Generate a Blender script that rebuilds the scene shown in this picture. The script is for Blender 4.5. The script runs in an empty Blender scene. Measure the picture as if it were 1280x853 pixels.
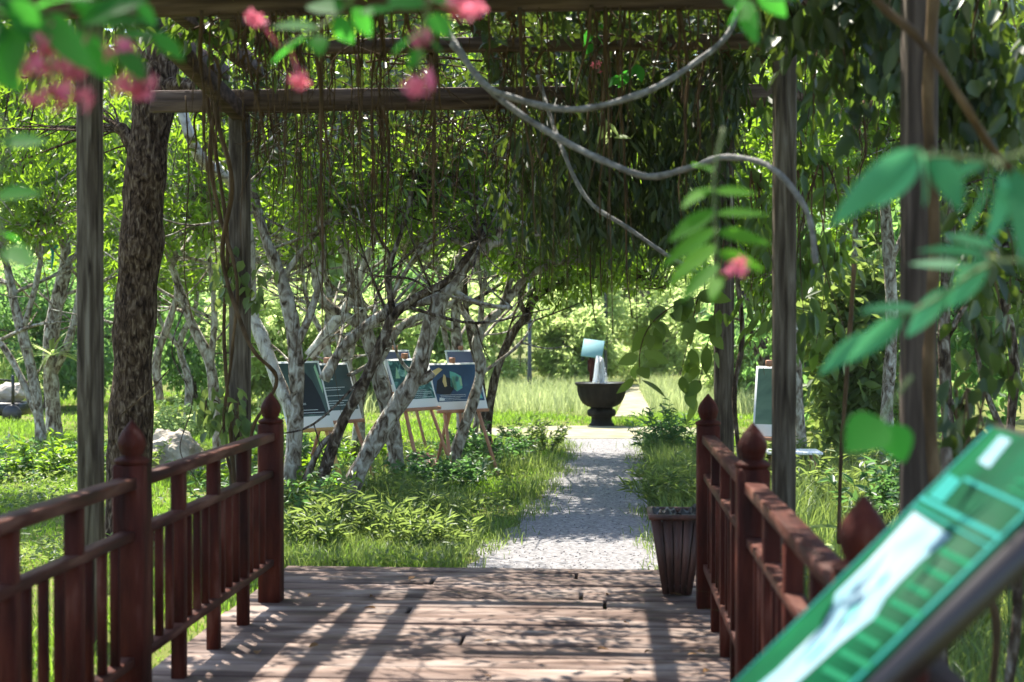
import bpy, bmesh, math, random
import numpy as np
from mathutils import Vector, Matrix

R = math.radians
rng = np.random.default_rng(7)
random.seed(7)
S = bpy.context.scene
COL = S.collection

# ------------------------------------------------------------------ camera
H, GZ, F = 1.43, -0.07, 1778.0           # eye height over the deck, ground level, focal length in photo pixels
YAW, PITCH = math.atan(115 / F), math.atan(18.5 / F)
cd = bpy.data.cameras.new('camera'); cam = bpy.data.objects.new('camera', cd); COL.objects.link(cam)
cam.location = (0, 0, H); cam.rotation_euler = (math.pi / 2 - PITCH, 0, YAW)
cd.sensor_width = 36; cd.lens = 36 * F / 1280; cd.clip_start = 0.05; cd.clip_end = 500
cd.dof.use_dof = True; cd.dof.focus_distance = 11.0; cd.dof.aperture_fstop = 2.7
S.camera = cam
# ------------------------------------------------------------------ light
SUN = Vector((-0.304, 0.429, 1.0)).normalized()          # towards the sun: far left, high
w = bpy.data.worlds.new('World'); S.world = w; w.use_nodes = True
wn = w.node_tree.nodes; sky = wn.new('ShaderNodeTexSky'); sky.sky_type = 'NISHITA'; sky.sun_disc = False
sky.sun_elevation = math.asin(SUN.z); sky.sun_rotation = math.atan2(SUN.x, SUN.y)
w.node_tree.links.new(sky.outputs[0], wn['Background'].inputs[0]); wn['Background'].inputs[1].default_value = 0.15
sd = bpy.data.lights.new('sun', 'SUN'); sd.energy = 5.0; sd.angle = R(0.5); sd.color = (1, 0.94, 0.82)
so = bpy.data.objects.new('sun', sd); COL.objects.link(so); so.location = (0, 0, 30)
so.rotation_euler = SUN.to_track_quat('Z', 'Y').to_euler()
vs = S.view_settings; vs.view_transform = 'Standard'; vs.look = 'None'; vs.gamma = 1; vs.exposure = 1.7
S.cycles.max_bounces = 8; S.cycles.transmission_bounces = 4; S.cycles.diffuse_bounces = 4
S.cycles.use_denoising = True

# ------------------------------------------------------------------ pixel <-> place helpers
_M = cam.rotation_euler.to_matrix()
def ray(px, py):
    v = _M @ Vector(((px - 640) / F, -(py - 426.5) / F, -1)); return np.array(v)
def P(px, py, Y):
    r = ray(px, py); t = Y / r[1]; return np.array((0, 0, H)) + r * t
def G(px, py, z=GZ):
    r = ray(px, py); t = (z - H) / r[2]; return np.array((0, 0, H)) + r * t
def PX(n, Y): return n * Y / F
def V(*a): return np.array(a, float)
def nrm(a): return a / np.maximum(np.linalg.norm(a, axis=-1, keepdims=True), 1e-9)

# ------------------------------------------------------------------ mesh helpers
class MB:
    def __init__(s): s.v = []; s.f = []; s.n = 0
    def add(s, v, faces):
        v = np.asarray(v, float).reshape(-1, 3); s.v.append(v)
        for fa in faces: s.f.append(np.asarray(fa, int) + s.n)
        s.n += len(v); return s
    def mesh(s, name, mat, smooth=False, off=(0, 0, 0)):
        me = bpy.data.meshes.new(name)
        if not s.n: return me
        v = np.concatenate(s.v) - np.asarray(off, float)
        me.vertices.add(len(v)); me.vertices.foreach_set('co', v.astype(np.float32).ravel())
        loops = np.concatenate([a.ravel() for a in s.f]); tot = np.concatenate([np.full(len(a), a.shape[1]) for a in s.f])
        me.loops.add(len(loops)); me.loops.foreach_set('vertex_index', loops.astype(np.int32))
        me.polygons.add(len(tot)); st = np.concatenate([[0], np.cumsum(tot)[:-1]])
        me.polygons.foreach_set('loop_start', st.astype(np.int32)); me.polygons.foreach_set('loop_total', tot.astype(np.int32))
        if smooth: me.polygons.foreach_set('use_smooth', np.ones(len(tot), bool))
        me.update(calc_edges=True); me.validate()
        me.materials.append(mat); return me
    def build(s, name, mat, parent=None, smooth=False):
        off = (0, 0, 0)
        if parent is not None:
            off = np.array(parent.location); q = parent.parent
            while q is not None: off = off + np.array(q.location); q = q.parent
        o = bpy.data.objects.new(name, s.mesh(name, mat, smooth, off)); COL.objects.link(o)
        if parent is not None: o.parent = parent
        return o
def tag(o, label=None, cat=None, group=None, kind=None):
    if label: o['label'] = label
    if cat: o['category'] = cat
    if group: o['group'] = group
    if kind: o['kind'] = kind
    return o
def thing(name, loc, label, cat, group=None):
    o = bpy.data.objects.new(name, None); COL.objects.link(o); o.location = tuple(loc); o.empty_display_size = .1
    return tag(o, label, cat, group)
def copy_tree(o, loc, label=None, rz=None, sc=None):
    c = o.copy(); COL.objects.link(c); c.location = tuple(loc)
    if rz is not None: c.rotation_euler = (0, 0, rz)
    if sc is not None: c.scale = sc
    if label: c['label'] = label
    def kids(a, b):
        for ch in list(a.children):
            d = ch.copy(); COL.objects.link(d); d.parent = b; kids(ch, d)
    kids(o, c); return c

def box(mb, lo, hi, bev=.004, rot=None, cen=None):
    bm = bmesh.new(); bmesh.ops.create_cube(bm, size=1)
    lo = np.array(lo, float); hi = np.array(hi, float); c = (lo + hi) / 2; d = hi - lo
    for q in bm.verts: q.co = Vector(np.array(q.co) * d)
    if bev: bmesh.ops.bevel(bm, geom=bm.edges[:], offset=min(bev, d.min() * .3), segments=1, affect='EDGES')
    bm.verts.index_update()
    v = np.array([q.co[:] for q in bm.verts])
    if rot is not None: v = v @ np.array(rot).T
    v = v + c
    by = {}
    for f in bm.faces: by.setdefault(len(f.verts), []).append([q.index for q in f.verts])
    bm.free(); mb.add(v, list(by.values())); return mb
def bar(mb, a, b, wx, wz, bev=.003):                       # a bar of rectangular section from a to b
    a = np.array(a, float); b = np.array(b, float); L = np.linalg.norm(b - a)
    q = Vector(b - a).to_track_quat('Y', 'Z').to_matrix()
    c = (a + b) / 2; d = np.array((wx, L, wz)) / 2
    return box(mb, c - d, c + d, bev, rot=q)
def spline(pts, n=6):
    p = np.asarray(pts, float)
    if len(p) < 3:
        t = np.linspace(0, 1, n + 1)[:, None]; return p[0] * (1 - t) + p[1] * t
    q = np.vstack([2 * p[0] - p[1], p, 2 * p[-1] - p[-2]]); out = []
    for i in range(1, len(q) - 2):
        for k in range(n):
            t = k / n; a, b, c, d = q[i - 1:i + 3]
            out.append(.5 * (2 * b + (c - a) * t + (2 * a - 5 * b + 4 * c - d) * t * t + (3 * b - a - 3 * c + d) * t ** 3))
    out.append(p[-1]); return np.array(out)
def tube(mb, pts, rad, seg=8, sub=5, wob=0.0, cap=True):
    p = spline(pts, sub); m = len(p)
    rad = np.atleast_1d(np.asarray(rad, float)); r = np.interp(np.linspace(0, 1, m), np.linspace(0, 1, len(rad)), rad) if len(rad) > 1 else np.full(m, rad[0])
    T = nrm(np.gradient(p, axis=0)); up = V(0, 0, 1) if abs(T[0][2]) < .9 else V(1, 0, 0)
    X = nrm(np.cross(T[0], up)); rings = []
    a = np.linspace(0, 2 * np.pi, seg, endpoint=False); ph = rng.uniform(0, 6, 4)
    for i in range(m):
        X = nrm(X - T[i] * X.dot(T[i])); Y = np.cross(T[i], X); k = np.ones(seg)
        if wob: k = 1 + wob * (np.sin(2 * a + ph[0] + i * .35) * .6 + np.sin(3 * a + ph[1] - i * .5) * .4 + rng.normal(0, .35, seg)) + wob * .8 * math.sin(i * .9 + ph[2])
        rings.append(p[i] + ((np.cos(a) * k)[:, None] * X + (np.sin(a) * k)[:, None] * Y) * r[i])
    v = np.concatenate(rings); i0 = (np.arange(m - 1) * seg)[:, None] + np.arange(seg); i1 = (np.arange(m - 1) * seg)[:, None] + (np.arange(seg) + 1) % seg
    f = [np.stack([i0, i1, i1 + seg, i0 + seg], -1).reshape(-1, 4)]
    if cap: f.append(np.array([list(range((m - 1) * seg, m * seg))])); f.append(np.array([list(range(seg))[::-1]]))
    mb.add(v, f); return mb
def lathe(mb, prof, cen, seg=24, mod=None):
    a = np.linspace(0, 2 * np.pi, seg, endpoint=False); v = []
    for i, (r, z) in enumerate(prof):
        k = np.ones(seg) if mod is None else mod(i, a)
        v.append(np.stack([np.cos(a) * r * k, np.sin(a) * r * k, np.full(seg, z)], -1) + np.array(cen))
    m = len(prof); i0 = (np.arange(m - 1) * seg)[:, None] + np.arange(seg); i1 = (np.arange(m - 1) * seg)[:, None] + (np.arange(seg) + 1) % seg
    mb.add(np.concatenate(v), [np.stack([i0, i1, i1 + seg, i0 + seg], -1).reshape(-1, 4), np.array([list(range(seg))[::-1]]), np.array([list(range((m - 1) * seg, m * seg))])])
    return mb
def cards(mb, Pn, D, L, W, droop=.15, up=None):            # many small leaves: base, two width stations, tip, folded along the rib
    n = len(Pn); L = np.broadcast_to(L, (n,))[:, None]; W = np.broadcast_to(W, (n,))[:, None]
    D = nrm(D); u = rng.normal(0, .55, (n, 3)) + V(0, 0, 1 if up is None else up)
    Sd = nrm(np.cross(D, u)); N = np.cross(Sd, D)
    N = np.where(N[:, 2:3] < 0, -N, N)
    q = [Pn, Pn + D * L * .3 + Sd * W * .45 + N * W * .14, Pn + D * L * .62 + Sd * W * .42 + N * (W * .14 - L * droop * .35), Pn + D * L - N * L * droop,
         Pn + D * L * .62 - Sd * W * .42 + N * (W * .14 - L * droop * .35), Pn + D * L * .3 - Sd * W * .45 + N * W * .14]
    v = np.stack(q, 1).reshape(-1, 3); b = (np.arange(n) * 6)[:, None]
    return mb.add(v, [np.concatenate([b + np.array([0, 1, 2, 3]), b + np.array([0, 3, 4, 5])])])
def blades(mb, Pn, h, wd, lean=.35):                       # grass blades
    n = len(Pn); h = np.broadcast_to(h, (n,))[:, None]; wd = np.broadcast_to(wd, (n,))[:, None]
    a = rng.uniform(0, 2 * np.pi, n); s = np.stack([np.cos(a), np.sin(a), 0 * a], -1) * wd / 2
    l = rng.normal(0, lean, (n, 3)); l[:, 2] = 0
    m1 = Pn + V(0, 0, 1) * h * .55 + l * h * .35; t = Pn + V(0, 0, 1) * h * (1 - .35 * np.minimum(1, np.linalg.norm(l, axis=1, keepdims=True))) + l * h
    v = np.stack([Pn - s, Pn + s, m1 + s * .75, m1 - s * .75, t], 1).reshape(-1, 3); b = (np.arange(n) * 5)[:, None]
    return mb.add(v, [b + np.array([0, 1, 2, 3]), b + np.array([3, 2, 4])])
def big_leaf(mb, base, d, n, L, W, bend=.25, fold=.15, st=6, shape=1.0):   # one broad, curved leaf
    d = nrm(np.array(d, float)); n = np.array(n, float); n = nrm(n - d * n.dot(d)); s = np.cross(d, n); v = []
    for i in range(st + 1):
        t = i / st; wv = W * .5 * (math.sin(math.pi * t ** (.8 * shape)) ** .85 if 0 < t < 1 else .02)
        c = np.array(base) + d * L * t - n * L * bend * t * t
        v += [c - s * wv + n * wv * fold, c, c + s * wv + n * wv * fold]
    f = []
    for i in range(st):
        a = i * 3; f += [[a, a + 1, a + 4, a + 3], [a + 1, a + 2, a + 5, a + 4]]
    return mb.add(v, [f])

# ------------------------------------------------------------------ materials
def mat(name):
    m = bpy.data.materials.new(name); m.use_nodes = True; nt = m.node_tree
    for n in list(nt.nodes): nt.nodes.remove(n)
    return m, nt, (lambda t, **k: _n(nt, t, **k)), nt.links.new
def _n(nt, t, **k):
    n = nt.nodes.new('ShaderNode' + t)
    for a, b in k.items():
        if a.startswith('i_'): n.inputs[a[2:].replace('_', ' ')].default_value = b
        else: setattr(n, a, b)
    return n
def c4(c): return (c[0], c[1], c[2], 1)
def ramp(N, stops):
    r = N('ValToRGB'); e = r.color_ramp.elements
    while len(e) < len(stops): e.new(.5)
    for x, (p, c) in zip(e, stops): x.position = p; x.color = c4(c)
    return r
def leaf_mat(name, dark, light, trans, k=.42, rough=.42, spec=.5):
    m, nt, N, L = mat(name); g = N('NewGeometry'); r = ramp(N, [(0, dark), (.55, [(a + b) / 2 for a, b in zip(dark, light)]), (1, light)])
    L(g.outputs['Random Per Island'], r.inputs[0])
    p = N('BsdfPrincipled'); p.inputs['Roughness'].default_value = rough; p.inputs['Specular IOR Level'].default_value = spec
    L(r.outputs[0], p.inputs['Base Color']); t = N('BsdfTranslucent')
    r2 = ramp(N, [(0, [x * .6 for x in trans]), (1, trans)]); L(g.outputs['Random Per Island'], r2.inputs[0]); L(r2.outputs[0], t.inputs['Color'])
    x = N('MixShader'); x.inputs[0].default_value = k; L(p.outputs[0], x.inputs[1]); L(t.outputs[0], x.inputs[2])
    o = N('OutputMaterial'); L(x.outputs[0], o.inputs[0]); return m
def noise_mat(name, stops, scale=8, detail=6, stretch=(1, 1, 1), rough=.7, bump=.3, bscale=None, spec=.3, dist=0, island=0, bdist=.02):
    m, nt, N, L = mat(name); tc = N('TexCoord'); mp = N('Mapping'); mp.inputs['Scale'].default_value = stretch; L(tc.outputs['Object'], mp.inputs[0])
    n = N('TexNoise'); n.inputs['Scale'].default_value = scale; n.inputs['Detail'].default_value = detail; n.inputs['Distortion'].default_value = dist; L(mp.outputs[0], n.inputs['Vector'])
    r = ramp(N, stops); L(n.outputs[0], r.inputs[0]); col = r.outputs[0]
    if island:
        g = N('NewGeometry'); h = N('HueSaturation'); mr = N('MapRange'); mr.inputs['To Min'].default_value = 1 - island; mr.inputs['To Max'].default_value = 1 + island
        L(g.outputs['Random Per Island'], mr.inputs[0]); L(mr.outputs[0], h.inputs['Value']); L(col, h.inputs['Color']); col = h.outputs[0]
    p = N('BsdfPrincipled'); p.inputs['Roughness'].default_value = rough; p.inputs['Specular IOR Level'].default_value = spec; L(col, p.inputs['Base Color'])
    if bump:
        n2 = N('TexNoise'); n2.inputs['Scale'].default_value = bscale or scale * 3; n2.inputs['Detail'].default_value = 5; L(mp.outputs[0], n2.inputs['Vector'])
        b = N('Bump'); b.inputs['Strength'].default_value = bump; b.inputs['Distance'].default_value = bdist; L(n2.outputs[0], b.inputs['Height']); L(b.outputs[0], p.inputs['Normal'])
    o = N('OutputMaterial'); L(p.outputs[0], o.inputs[0]); return m
def plain(name, c, rough=.5, spec=.4, metal=0):
    m, nt, N, L = mat(name); p = N('BsdfPrincipled'); p.inputs['Base Color'].default_value = c4(c); p.inputs['Roughness'].default_value = rough
    p.inputs['Specular IOR Level'].default_value = spec; p.inputs['Metallic'].default_value = metal
    o = N('OutputMaterial'); L(p.outputs[0], o.inputs[0]); return m

M_LEAF = leaf_mat('orchard leaf', (.022, .05, .012), (.075, .125, .025), (.36, .60, .03), .5)
M_LEAFB = leaf_mat('bluish leaf', (.02, .055, .025), (.05, .11, .045), (.2, .42, .10), .42)
M_FAR = leaf_mat('sunny bush leaf', (.07, .12, .025), (.15, .23, .07), (.74, .92, .34), .62, .55, .3)
M_FARB = leaf_mat('cool bush leaf', (.03, .09, .035), (.08, .16, .06), (.34, .62, .15), .54, .5, .4)
M_DARKV = leaf_mat('shaded vine leaf', (.010, .028, .009), (.035, .065, .015), (.13, .20, .02), .3)  # vine leaf darkened so its colour carries the shade under the pergola
M_TALL = leaf_mat('tall tree leaf', (.025, .055, .014), (.075, .12, .03), (.26, .36, .05), .42, .5, .35)
M_BARKSUN = noise_mat('sunlit bark', [(.33, (.12, .095, .075)), (.42, (.32, .285, .24)), (.52, (.52, .49, .44)), (.68, (.64, .62, .57))], 16, 13, (1, 1, .6), .88, 1, 50, .1, .8, bdist=.025)  # strong sun on the limbs is put into this pale bark colour
M_WOODD = noise_mat('dark brown timber', [(.3, (.016, .011, .008)), (.5, (.05, .036, .028)), (.72, (.115, .09, .072))], 14, 9, (2.2, 2.2, .16), .85, .35, 30, .2)  # darker timber tone for the near posts
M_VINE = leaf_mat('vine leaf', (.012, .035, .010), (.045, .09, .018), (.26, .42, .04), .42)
M_NEAR = leaf_mat('creeper leaf', (.015, .085, .018), (.04, .13, .025), (.10, .52, .05), .6, .65, .12)
M_LIME = leaf_mat('backlit lime leaf', (.03, .11, .015), (.07, .17, .025), (.24, .66, .05), .62, .65, .1)
M_TEAL = leaf_mat('waxy blue green leaf', (.02, .10, .045), (.05, .15, .08), (.16, .62, .26), .6, .6, .15)
M_GRASS = leaf_mat('lawn blade', (.045, .10, .016), (.12, .185, .04), (.34, .58, .05), .5, .5, .3)
M_DRY = leaf_mat('dry meadow blade', (.24, .32, .11), (.52, .54, .30), (.58, .68, .28), .4, .6, .2)
M_WEED = leaf_mat('weed leaf', (.035, .075, .02), (.09, .14, .045), (.34, .46, .10), .45, .45, .35)
M_PINK = leaf_mat('pink petal', (.55, .08, .17), (.78, .28, .36), (.85, .22, .30), .45, .6, .15)
M_DEAD = leaf_mat('dead leaf', (.10, .05, .02), (.25, .13, .05), (.2, .1, .03), .25, .6, .2)
M_BARK = noise_mat('lichened bark', [(.34, (.05, .037, .027)), (.43, (.17, .135, .105)), (.51, (.27, .24, .20)), (.6, (.40, .375, .33)), (.7, (.53, .51, .46))], 18, 14, (1, 1, .55), .9, .8, 60, .08, .9, bdist=.025)
M_BARKD = noise_mat('dark bark', [(.32, (.018, .012, .009)), (.46, (.06, .042, .03)), (.55, (.12, .092, .07)), (.66, (.27, .24, .20))], 22, 14, (1, 1, .45), .9, 1, 60, .08, .8, bdist=.03)
M_BARKW = noise_mat('rough brown bark', [(.34, (.014, .008, .005)), (.45, (.05, .03, .019)), (.56, (.105, .07, .046)), (.72, (.25, .19, .135))], 30, 15, (1, 1, .4), .95, 1, 46, .08, 1.2, bdist=.07)
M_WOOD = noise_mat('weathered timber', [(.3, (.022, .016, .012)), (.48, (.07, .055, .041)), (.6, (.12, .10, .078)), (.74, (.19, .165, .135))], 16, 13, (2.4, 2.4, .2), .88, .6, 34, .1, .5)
M_BEAM = noise_mat('weathered beam', [(.3, (.025, .015, .011)), (.52, (.075, .048, .037)), (.75, (.15, .105, .085))], 14, 9, (.2, 2, 2.4), .8, .35, 30, .2)
M_RED = noise_mat('red brown stained wood', [(.3, (.014, .0033, .002)), (.48, (.042, .0075, .0042)), (.6, (.07, .0145, .008)), (.68, (.11, .04, .028))], 7, 14, (2, 2, .4), .65, .4, 40, .1)
M_REDH = noise_mat('red brown rail wood', [(.3, (.02, .0052, .0034)), (.52, (.056, .0145, .009)), (.68, (.12, .052, .036))], 10, 8, (2, .3, 2), .6, .3, 30, .14)
M_DECK = noise_mat('worn deck boards', [(.3, (.045, .025, .019)), (.46, (.105, .067, .053)), (.58, (.175, .127, .105)), (.72, (.25, .20, .173))], 4, 11, (.5, 1.8, 2), .75, .18, 16, .25, .7, island=.24)
M_LIANA = noise_mat('grey liana bark', [(.3, (.07, .066, .062)), (.55, (.15, .145, .14)), (.75, (.24, .235, .23))], 30, 6, (1, 1, 1), .75, .3, 60, .3)
M_ROOT = noise_mat('brown hanging root', [(.3, (.03, .019, .010)), (.55, (.08, .050, .026)), (.75, (.17, .115, .065))], 12, 6, (1, 1, .4), .85, .2, 40, .1)
M_EASEL = noise_mat('varnished easel wood', [(.2, (.30, .13, .075)), (.8, (.46, .23, .14))], 8, 5, (2, 2, .3), .5, .1)
M_YEL = noise_mat('yellow pine', [(.2, (.48, .26, .08)), (.8, (.62, .37, .14))], 8, 5, (2, 2, .3), .5, .1)
M_STONE = noise_mat('dark carved stone', [(.3, (.003, .003, .0025)), (.55, (.008, .007, .006)), (.75, (.024, .022, .018))], 9, 8, (1, 1, .5), .7, .4, 30, .15)
M_ROCK = noise_mat('pale boulder', [(.25, (.16, .13, .10)), (.5, (.36, .31, .26)), (.75, (.52, .47, .41))], 5, 9, (1, 1, 1), .9, .9, 9, .1, bdist=.05)
M_SOIL = noise_mat('lawn soil', [(.25, (.06, .07, .02)), (.5, (.11, .125, .03)), (.75, (.17, .16, .06))], 1.6, 10, (1, 1, 1), .95, .6, 20, .1)
M_GRAVEL = noise_mat('pale gravel', [(.3, (.11, .105, .107)), (.5, (.19, .182, .186)), (.68, (.29, .278, .28))], 40, 12, (1, 1, 1), .92, .8, 90, .15, bdist=.012)
M_PEB = noise_mat('gravel stone', [(.2, (.14, .134, .138)), (.8, (.26, .248, .252))], 3, 3, (1, 1, 1), .9, 0, island=.3)
M_SAND = noise_mat('sandy court', [(.25, (.17, .16, .09)), (.55, (.27, .25, .17)), (.75, (.37, .35, .27))], 3, 9, (1, 1, 1), .95, .4, 60, .1)
M_WHITE = plain('white card', (.78, .78, .78), .5)
M_STEEL = plain('dark grey paint', (.055, .06, .075), .4, .5)
M_BLACK = plain('black plastic', (.012, .012, .013), .35, .5)
M_BIN = noise_mat('dark slatted wood', [(.3, (.03, .011, .007)), (.7, (.11, .045, .031))], 10, 6, (2, 2, .3), .55, .2, 30, .4)

# ------------------------------------------------------------------ setting: ground, path, deck
def sheet(name, poly, z, m, cuts=0):
    mb = MB(); mb.add([(x, y, z) for x, y in poly], [[list(range(len(poly)))]]); o = mb.build(name, m); return tag(o, kind='structure')
gx = np.linspace(-1, 1, 41); gx = np.sign(gx) * np.abs(gx) ** 2.2 * 250
gy = gx + 10; XX, YY = np.meshgrid(gx, gy); mb = MB(); n = len(gx)
idx = np.arange(n * n).reshape(n, n)
mb.add(np.stack([XX, YY, np.full_like(XX, GZ)], -1).reshape(-1, 3), [np.stack([idx[:-1, :-1], idx[:-1, 1:], idx[1:, 1:], idx[1:, :-1]], -1).reshape(-1, 4)])
tag(mb.build('ground', M_SOIL), kind='structure')
PATH = [(8.3, -.92, .42), (9.5, -.82, .44), (11, -.66, .44), (13, -.56, .45), (15, -.5, .47), (17, -.46, .5), (18.4, -.55, .55), (19, -.9, .8)]
def path_edges(y):
    a = np.array(PATH); return np.interp(y, a[:, 0], a[:, 1]), np.interp(y, a[:, 0], a[:, 2])
ys = np.linspace(8.3, 19, 90); l, r = path_edges(ys)
l = l + .05 * np.sin(ys * 3.1) + .04 * np.sin(ys * 7.7 + 1) + rng.normal(0, .02, 90); r = r + .05 * np.sin(ys * 2.7 + 2) + rng.normal(0, .02, 90)
mb = MB(); mb.add(np.concatenate([np.stack([l, ys, np.full(90, GZ + .006)], -1), np.stack([r, ys, np.full(90, GZ + .006)], -1)]), [np.array([[i, i + 90, i + 91, i + 1] for i in range(89)])])
tag(mb.build('path', M_GRAVEL), kind='structure')
FX, FY = P(752, 500, 21.4)[0], 21.4
th = np.linspace(0, 2 * np.pi, 64, endpoint=False)
sheet('court', [(FX + 1.9 * math.cos(t) * (1 + .03 * math.sin(5 * t)), 20.1 + 1.2 * math.sin(t) * (1 + .03 * math.cos(7 * t))) for t in th], GZ + .011, M_SAND)
pr = [G(785, 492), G(770, 532)]
sheet('far_path', [(.18, 23.5), (.80, 23.5), (.86, 28), (.95, 36), (.45, 36), (.36, 28)], GZ + .016, M_SAND)
# deck of boards across
mb = MB(); y = -1.4; X0, X1 = -1.90, .68; bi = 0
while y < 8.38:
    bw = rng.uniform(.19, .25); e = min(y + bw, 8.40); sp = [X0, X1]
    if rng.random() < .45: sp = [X0, rng.uniform(-1.2, .1), X1]
    for a, b in zip(sp[:-1], sp[1:]):
        box(mb, (a + .003 + rng.uniform(0, .012), y, -.04 + rng.uniform(0, .003)), (b - .003 - rng.uniform(0, .012), e - rng.uniform(.010, .022), rng.uniform(-.006, .004)), .006)
    y = e
for x in (-1.8, -.6, .57): box(mb, (x - .05, -1.4, -.20), (x + .05, 8.34, -.046), .004)
tag(mb.build('deck', M_DECK), kind='structure')

# ------------------------------------------------------------------ railings
YP = [.74, 2.94, 5.12, 7.30]
def make_railing(x, label):
    t = thing('bridge_railing', (x, 7.3, 0), label, 'railing', 'red brown railings along the deck')
    fin = [(.066, .925), (.072, .931), (.072, .941), (.056, .948), (.044, .953), (.044, .960), (.052, .966), (.050, .972), (.055, .982), (.0585, .996), (.0575, 1.010), (.051, 1.027), (.040, 1.044), (.026, 1.060), (.013, 1.075), (.003, 1.086)]
    for yp in YP:
        m = MB(); box(m, (x - .057, yp - .057, -.02), (x + .057, yp + .057, .925), .007); po = m.build('main_post', M_RED, t)
        m = MB(); lathe(m, [(a * .9, b) for a, b in fin], (x, yp, 0), 20); m.build('finial', M_RED, po, True)
    for a, b in zip(YP[:-1], YP[1:]):
        a += .057; b -= .057
        for nm, z, hh, wd in (('top_rail', .858, .042, .070), ('middle_rail', .667, .034, .056), ('bottom_rail', .207, .036, .056)):
            m = MB(); box(m, (x - wd / 2, a - .004, z - hh / 2), (x + wd / 2, b + .004, z + hh / 2), .004); m.build(nm, M_REDH, t)
        for k in range(1, 4):
            yy = a + (b - a) * k / 4; m = MB(); box(m, (x - .027, yy - .026, -.02), (x + .027, yy + .026, .838), .003); m.build('intermediate_post', M_RED, t)
        for k in range(4):
            for j in range(1, 4):
                yy = a + (b - a) * (k + j / 4) / 4; m = MB(); box(m, (x - .015, yy - .014, .224), (x + .015, yy + .014, .651), .002); m.build('baluster', M_RED, t)
    return t
make_railing(-1.73, 'red brown wooden railing with bud finials along the left deck edge by the lawn')
make_railing(.53, 'red brown wooden railing with bud finials beside the planter bin and green sign')

# ------------------------------------------------------------------ pergola
pg = thing('pergola', (-.7, 6.6, 0), 'weathered grey timber pergola of square posts and beams over the deck', 'pergola')
PL, PR, PY = -2.30, .815, [2.6, 4.6, 6.6, 8.6]
for yy in PY:
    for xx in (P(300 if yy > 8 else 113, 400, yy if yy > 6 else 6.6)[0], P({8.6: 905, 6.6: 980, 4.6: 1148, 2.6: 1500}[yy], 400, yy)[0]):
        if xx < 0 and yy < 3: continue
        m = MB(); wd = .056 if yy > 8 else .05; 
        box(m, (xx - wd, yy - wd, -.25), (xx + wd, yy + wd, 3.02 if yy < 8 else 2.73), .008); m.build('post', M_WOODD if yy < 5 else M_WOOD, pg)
for (ya, z0, z1, xa, xb) in ((6.6, 2.87, 3.0, -2.9, 1.4), (8.6, 2.73, 2.86, -2.75, 1.2), (4.6, 2.88, 3.0, -2.9, 1.5), (2.6, 2.88, 3.0, -2.9, 1.5), (7.55, 2.87, 2.945, -1.5, 1.15)):
    m = MB(); box(m, (xa, ya - .12, z0), (xb, ya - .065, z1), .006); m.build('cross_beam', M_BEAM, pg)
for xx in (-2.44, -2.18, -1.93, -.67, PR - .2, PR + .1):
    m = MB(); box(m, (xx - .04, 1.8, 3.004), (xx + .04, 9.0, 3.10), .006); m.build('rafter', M_BEAM, pg)
m = MB(); bar(m, (PL + .1, 8.5, 2.72), (PL - .3, 6.7, 3.3), .08, .10); m.build('brace', M_BEAM, pg)

# ------------------------------------------------------------------ fountain
ft = thing('fountain', (FX, FY, GZ), 'dark carved stone bowl fountain with a white jet at the path end', 'fountain')
m = MB(); lathe(m, [(.19, GZ - .02), (.19, GZ + .03), (.165, GZ + .045), (.15, GZ + .10), (.155, GZ + .14), (.20, GZ + .155), (.215, GZ + .175), (.215, GZ + .23), (.20, GZ + .25), (.165, GZ + .265), (.165, GZ + .285)], (FX, FY, 0), 40); m.build('pedestal', M_STONE, ft, True)
bp = [(.15, .285), (.21, .295), (.275, .34), (.315, .40), (.34, .46), (.355, .52), (.358, .575), (.37, .60), (.392, .622), (.40, .632), (.40, .65), (.392, .658), (.355, .656), (.35, .625), (.05, .60)]
m = MB(); lathe(m, [(a, GZ + b) for a, b in bp], (FX, FY, 0), 96, lambda i, a: 1 + (.035 * np.abs(np.sin(9 * a)) * (1 if 1 < i < 7 else 0))); m.build('bowl', M_STONE, ft)
mw, nt, N, L = mat('water film'); p = N('BsdfPrincipled'); p.inputs['Base Color'].default_value = (.5, .55, .55, 1); p.inputs['Roughness'].default_value = .08; p.inputs['Specular IOR Level'].default_value = .8
nz = N('TexNoise'); nz.inputs['Scale'].default_value = 40; b_ = N('Bump'); b_.inputs['Strength'].default_value = .5; L(nz.outputs[0], b_.inputs['Height']); L(b_.outputs[0], p.inputs['Normal']); o_ = N('OutputMaterial'); L(p.outputs[0], o_.inputs[0])
m = MB(); lathe(m, [(.345, GZ + .60), (.345, GZ + .642), (.02, GZ + .65)], (FX, FY, 0), 40); m.build('water', mw, ft, True)
mj = leaf_mat('aerated water', (.75, .78, .8), (.85, .88, .9), (.9, .92, .95), .5, .2, .6)
m = MB()
for k in range(9):
    a = rng.uniform(0, 6.28); q = .055 * rng.random(); tube(m, [(FX + q * .2 * math.cos(a), FY + q * .2 * math.sin(a), GZ + .63), (FX + q * math.cos(a), FY + q * math.sin(a), GZ + .82), (FX + q * 1.3 * math.cos(a), FY + q * 1.3 * math.sin(a), GZ + 1.0 + rng.uniform(-.06, .06)), (FX + q * 2.2 * math.cos(a), FY + q * 2.2 * math.sin(a), GZ + .66)], [.012, .018, .014, .028], 6, 4, .2)
n = 900; a = rng.uniform(0, 6.28, n); z = rng.uniform(.64, 1.02, n); q = .1 * (1.0 - (z - .64) / .4) ** .8 * np.sqrt(rng.random(n)) + .008
cards(m, np.stack([FX + q * np.cos(a), FY + q * np.sin(a), GZ + z], -1), rng.normal(0, 1, (n, 3)), .014, .012); m.build('water_jet', mj, ft)

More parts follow.
